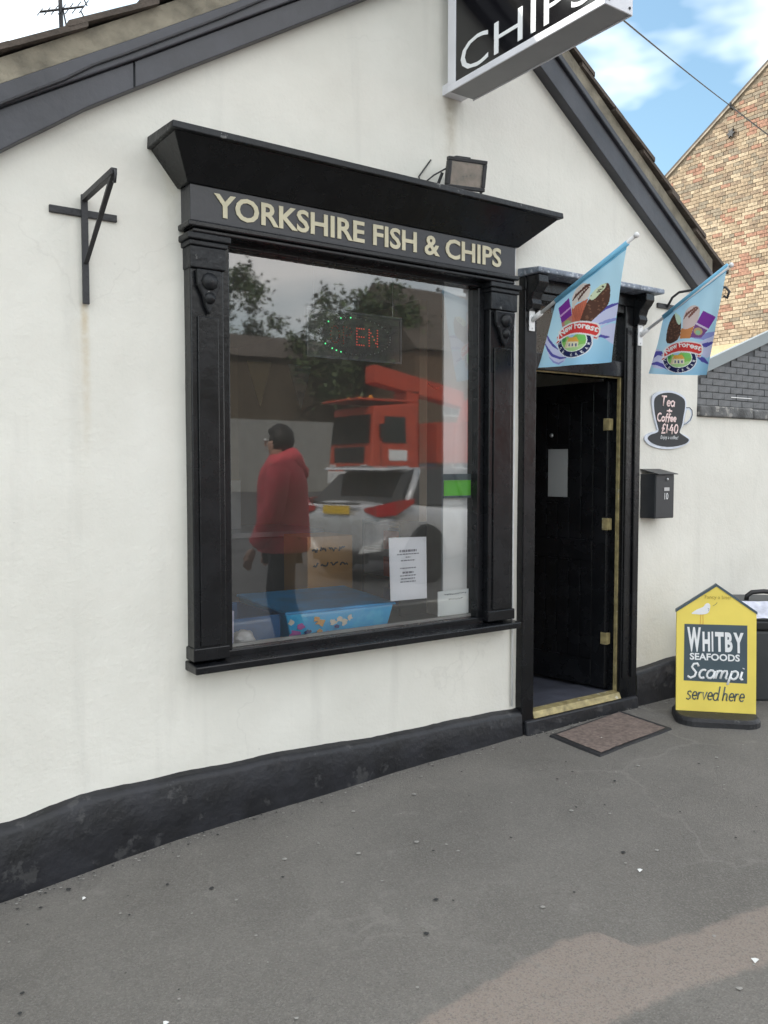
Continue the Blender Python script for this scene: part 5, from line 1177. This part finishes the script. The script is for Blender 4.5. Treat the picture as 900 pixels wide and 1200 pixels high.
A(MB().hexa([(.6,.0,3.35),(3.9,.0,2.75),(3.9,.5,2.75),(.6,.5,3.35)], [(.6,.0,3.85),(3.9,.0,3.25),(3.9,.5,3.25),(.6,.5,3.85)]).build('crane_arm', orange, bevel=.03))
A(MB().hexa([(3.6,.45,2.3),(4.9,.45,2.3),(4.9,1.1,2.3),(3.6,1.1,2.3)], [(3.9,.45,3.0),(4.6,.45,3.0),(4.6,1.1,3.0),(3.9,1.1,3.0)]).build('crane_bucket', orange, bevel=.03))

A(BOX(-.06,.03,-1.1,1.1,.45,.80).build('front_bumper', M['white'], bevel=.03)); A(BOX(-.0,.08,-.8,.8,1.05,1.5).build('grille', trimb, bevel=.02))
for y in (-.6,0,.6): A(MB().lathe([(.07,2.87),(.075,2.93),(.05,2.97),(.01,2.98)], (.4,y,0), 10).build('beacon', mat('amber_beacon', (.8,.3,.02), .3)))
for s_ in (-1, 1): A(BOX(.36,1.36,s_*1.142-.008,s_*1.142+.008,.84,.86).build('door_seam', trimb)); A(BOX(.34,.355,s_*1.14-.012,s_*1.14+.012,.86,1.6).build('door_seam', trimb))
lr.scale = (1.2,1.2,1.2)
# person in a red hooded coat on the pavement
def skin(name, pts, edges, mt, parent, root=0, lev=2):
    me = bpy.data.meshes.new(name); me.from_pydata([p[0] for p in pts], edges, []); me.update()
    o = link(name, me, mt, parent); sk = o.modifiers.new('skin', 'SKIN'); sk.use_smooth_shade = True
    if not me.skin_vertices: 
        bm = bmesh.new(); bm.from_mesh(me); bm.verts.layers.skin.verify(); bm.to_mesh(me); bm.free()
    for i, p in enumerate(pts):
        r = p[1]; me.skin_vertices[0].data[i].radius = (r, r) if not isinstance(r, tuple) else r
        me.skin_vertices[0].data[i].use_root = (i == root)
    s = o.modifiers.new('sub', 'SUBSURF'); s.levels = lev; s.render_levels = lev; return o
pe = empty('person', (3.10,-2.28,gz(3.1)), R(214), 'person in a red jacket and dark trousers, mirrored in the shop window', 'person')
skinm = mat('skin', (.45,.26,.19), .55, .1, 12); redc = mat('red_coat', (.72,.085,.11), .75, .25, 7, .8, 14); darkt = mat('dark_trousers', (.012,.013,.02), .8, .2, 8); shoe = mat('dark_shoes', (.02,.018,.016), .5)
bp_ = [((0,0,.92),.13),((0,0,1.08),.125),((0,0,1.28),.15),((.0,0,1.40),.10),((.01,0,1.47),.055),((.03,0,1.55),.085),((.035,0,1.62),.08),
 ((0,.17,1.38),.06),((-.03,.24,1.13),.045),((.08,.25,.90),.034),((.12,.25,.84),.03),
 ((0,-.17,1.38),.06),((.03,-.24,1.13),.045),((.14,-.24,.92),.034),((.18,-.24,.86),.03),
 ((0,.09,.86),.10),((.08,.10,.48),.06),((.0,.10,.09),.042),((0,-.09,.86),.10),((-.02,-.10,.48),.06),((-.16,-.10,.11),.042)]
be = [(0,1),(1,2),(2,3),(3,4),(4,5),(5,6),(3,7),(7,8),(8,9),(9,10),(3,11),(11,12),(12,13),(13,14),(0,15),(15,16),(16,17),(0,18),(18,19),(19,20)]
body = skin('body', bp_, be, skinm, pe)
skin('trousers', [((0,0,.93),.145),((0,.09,.84),.115),((.08,.10,.48),.078),((.0,.10,.13),.062),((0,-.09,.84),.115),((-.02,-.10,.48),.078),((-.16,-.10,.15),.062)], [(0,1),(1,2),(2,3),(0,4),(4,5),(5,6)], darkt, pe)
rings = [[(rx*math.cos(6.283*k/18)+.01*math.sin(3*6.283*k/18), ry*math.sin(6.283*k/18), z) for k in range(18)] for (rx, ry, z) in ((.19,.24,.82),(.205,.262,.85),(.20,.26,.94),(.19,.25,1.10),(.185,.25,1.28),(.165,.235,1.38),(.12,.16,1.45),(.09,.09,1.50))]
cc = loft(rings).build('coat', redc, pe, smooth=True)
for (ps_) in (((0,.19,1.38),(-.03,.29,1.13),(.07,.285,.93),(.11,.27,.87)), ((0,-.19,1.38),(.03,-.29,1.13),(.12,-.28,.95),(.16,-.26,.89))):
    MB().tube([Vector(ps_[0])*1.0, Vector(ps_[0]).lerp(Vector(ps_[1]),.5)+Vector((0,.012*(1 if ps_[0][1] > 0 else -1),0)), ps_[1], ps_[2], ps_[3]], [.085,.085,.078,.066,.058], 12).build('sleeve', redc, cc, smooth=True)
pe.scale = (1.05,1.1,1.085)
m = MB(); rings = []
for (x, r, z) in ((-.17,.02,1.42),(-.165,.07,1.42),(-.13,.10,1.425),(-.09,.105,1.435),(-.06,.10,1.445),(-.04,.09,1.45)):
    rings.append([(x+.05*math.cos(a)*(.5), r*math.sin(a)*.92, z+r*math.cos(a)*1.15) for a in [6.283*k/16 for k in range(16)]])
n = 16; vs = [p for r_ in rings for p in r_]; m.add(vs, [(i*n+k, i*n+(k+1)%n, (i+1)*n+(k+1)%n, (i+1)*n+k) for i in range(5) for k in range(n)]+[tuple(range(n))])
h_ = m.build('hood', redc, pe, smooth=True); so_ = h_.modifiers.new('t', 'SOLIDIFY'); so_.thickness = .012
skin('hood_collar', [((-.03,0,1.40),.13),((-.02,0,1.48),.105),((0,0,1.53),.09)], [(0,1),(1,2)], redc, pe)
bm = bmesh.new(); bmesh.ops.create_icosphere(bm, subdivisions=4, radius=1)
for v in bm.verts:
    c_ = v.co.copy(); k_ = 1+.06*noise.noise(c_*5)+.03*noise.noise(c_*14)
    if c_.x > .45 and c_.z < .45: k_ *= .80
    v.co = Vector((.012+c_.x*.103*k_, c_.y*.096*k_, 1.605+c_.z*.112*k_))
me = bpy.data.meshes.new('hair'); bm.to_mesh(me); bm.free(); link('hair', me, mat('dark_hair', (.012,.010,.009), .5, .4, 30, .8, 60), body, smooth=True)
for s in (-1, 1):
    MB().lathe([(.001,.012),(.009,.008),(.012,0),(.009,-.008),(.001,-.012)], (.118, s*.032, 1.60), 10, 'x').build('eye', M['white'], body, smooth=True); MB().lathe([(.0005,.0155),(.005,.013),(.005,.008)], (.118, s*.032, 1.60), 8, 'x').build('iris', M['iron'], body)
    skin('shoe', [(((.0 if s > 0 else -.16)-.04,s*.10,.05),.045),(((.0 if s > 0 else -.16)+.07,s*.10,.04),.042),(((.0 if s > 0 else -.16)+.16,s*.10,.035),.032)], [(0,1),(1,2)], shoe, pe, lev=1)
    wx_, wz_ = ((.12,.84) if s > 0 else (.18,.86)); hy_ = s*.25
    pts = [((wx_,hy_,wz_),.028),((wx_+.02,hy_,wz_-.045),.034),((wx_+.03,hy_,wz_-.08),.032)]; ed = [(0,1),(1,2)]
    for f_, (oy, l) in enumerate(((-.026,.062),(-.009,.072),(.009,.068),(.026,.052))):
        i0 = len(pts); pts += [((wx_+.035+oy*.9,hy_-s*.004,wz_-.09),.0095),((wx_+.05+oy*.9,hy_-s*.014,wz_-.09-l*.55),.009),((wx_+.045+oy*.9,hy_-s*.03,wz_-.09-l),.008)]; ed += [(2,i0),(i0,i0+1),(i0+1,i0+2)]
    i0 = len(pts); pts += [((wx_+.055,hy_-s*.012,wz_-.05),.011),((wx_+.075,hy_-s*.02,wz_-.085),.0095)]; ed += [(1,i0),(i0,i0+1)]
    skin('hand', pts, ed, skinm, body, lev=1)
MB().hexa([(.11,-.014,1.56),(.13,-.014,1.555),(.13,.014,1.555),(.11,.014,1.56)], [(.112,-.007,1.60),(.12,-.006,1.60),(.12,.006,1.60),(.112,.007,1.60)]).build('nose', skinm, body, bevel=.004)
BOX(.112,.121,-.022,.022,1.53,1.537).build('mouth', mat('lips', (.3,.1,.09), .5), body)

# houses, wall and trees on the far side, plus an added house left of the shop
def simple_house(loc, L_, Dp, eave, ridge, wallm, label, face=1, nwin=2):
    r_ = empty('terraced_house', loc, 0, label, 'house')
    def A(o): o.parent = r_; return o
    A(BOX(0,L_,0,Dp,-.6,eave).build('wall', wallm))
    m = MB(); m.prism([(-.1,-.25,eave-.05),(-.1,Dp+.25,eave-.05),(-.1,Dp/2,ridge)], (L_+.2,0,0)); A(m.build('roof', M['tile']))
    y = Dp if face > 0 else 0; sg = face
    for lev, z in ((0,.95),(1,3.3)):
        if z+1.2 > eave: continue
        for k in range(nwin):
            x = L_*(k+.5)/nwin-.5+(.6 if lev == 0 and k == 0 else 0)
            f = A(BOX(x,x+1.0,y-.02,y+.03*sg if sg > 0 else y+.02,z,z+1.2).build('window', M['white'])); 
            for a in (0,1): BOX(x+.06+.46*a,x+.48+.46*a,min(y+.031*sg,y+.045*sg),max(y+.031*sg,y+.045*sg),z+.06,z+1.14).build('pane', dglass, f)
    A(BOX(.25,1.15,min(y,y+.05*sg),max(y,y+.05*sg),-.4,1.7).build('door', mat('house_door', (.05,.06,.1), .4)))
    A(BOX(L_-.9,L_-.3,Dp/2-.3,Dp/2+.3,ridge-.4,ridge+.9).build('chimney', wallm))
    return r_
dkbrick = mat('dark_brown_brick', (.13,.085,.055), .9, .25, 8, .5, 40)
simple_house((22.5,-33,.5), 12, 6.5, 6.2, 9.6, dkbrick, 'brown brick house across the road, mirrored in the shop window', 1, 3)
simple_house((-6.3,.02,-.3), 6.28, 6, 4.6, 6.6, M['render'], 'unseen white house added left of the shop to shade the pavement', -1, 2)  # out of view, added so its shadow keeps sun off the left pavement
simple_house((2,-38.5,.45), 24, 6, 6.2, 7.6, mat('dark_render', (.10,.078,.055), .9, .2, 2), 'long low brown building behind the far grey wall, mirrored in the window', 1, 0)
gw = BOX(4,22.3,-29.3,-29.0,.3,3.5).build('garden_wall', mat('grey_rendered_wall', (.27,.27,.26), .85, .15, 3)); tag(gw, 'long grey wall along the far pavement, mirrored in the shop window', 'wall')
leafm = mat('leaf_green', (.055,.085,.025), .6, .5, 1.5); bark = mat('bark', (.09,.07,.05), .9, .3, 8, .6, 20)
def tree(x, y, h, cr, n, seed, label):
    rr = random.Random(seed); t = empty('street_tree', (x, y, .4), 0, label, 'tree', 'trees across the road')
    m = MB(); top = Vector((rr.uniform(-.3,.3), rr.uniform(-.3,.3), h*.72)); m.tube([(0,0,0),(.05,.03,h*.2),tuple(top*.6),tuple(top)], [.22,.17,.11,.04], 8); tips = []
    for k in range(9):
        b = top*rr.uniform(.45,.95); a = rr.uniform(0,6.28); l = cr*rr.uniform(.5,.9); e = b+Vector((math.cos(a)*l, math.sin(a)*l, l*rr.uniform(.2,.9))); m.tube([b, b.lerp(e,.5)+Vector((0,0,.1)), e], [.07,.045,.015], 5); tips.append(e)
    m.build('trunk', bark, t, smooth=True)
    cl = [tips[k % 9]+Vector((rr.gauss(0,cr*.25), rr.gauss(0,cr*.25), rr.gauss(0,cr*.22))) for k in range(38)]+[Vector((rr.gauss(0,cr*.45), rr.gauss(0,cr*.45), h*.68+rr.gauss(0,cr*.35))) for k in range(22)]
    m = MB()
    for i in range(n):
        c = cl[rr.randrange(len(cl))]; p = c+Vector((rr.gauss(0,.36), rr.gauss(0,.36), rr.gauss(0,.28)))
        d = Vector((rr.gauss(0,1), rr.gauss(0,1), rr.gauss(0,.6))).normalized(); e = d.orthogonal().normalized(); s = rr.uniform(.09,.18)
        m.v += [tuple(p-d*s), tuple(p+e*s*.5), tuple(p+d*s), tuple(p-e*s*.5)]; q = len(m.v); m.f.append((q-4,q-3,q-2,q-1)); m.mi.append(0)
    me = bpy.data.meshes.new('crown'); me.from_pydata(m.v, [], m.f); me.update(); link('crown', me, leafm, t)
tree(19.6,-42.5,14.4,3.9,8200,1,'leafy tree between two others across the road, mirrored in the window')
tree(21.6,-30.5,10.6,2.7,8500,2,'leafy tree at the corner of the brown house, mirrored in the window')
tree(15.6,-43.5,14.0,3.8,7000,3,'leafy tree farthest left across the road, mirrored in the window')
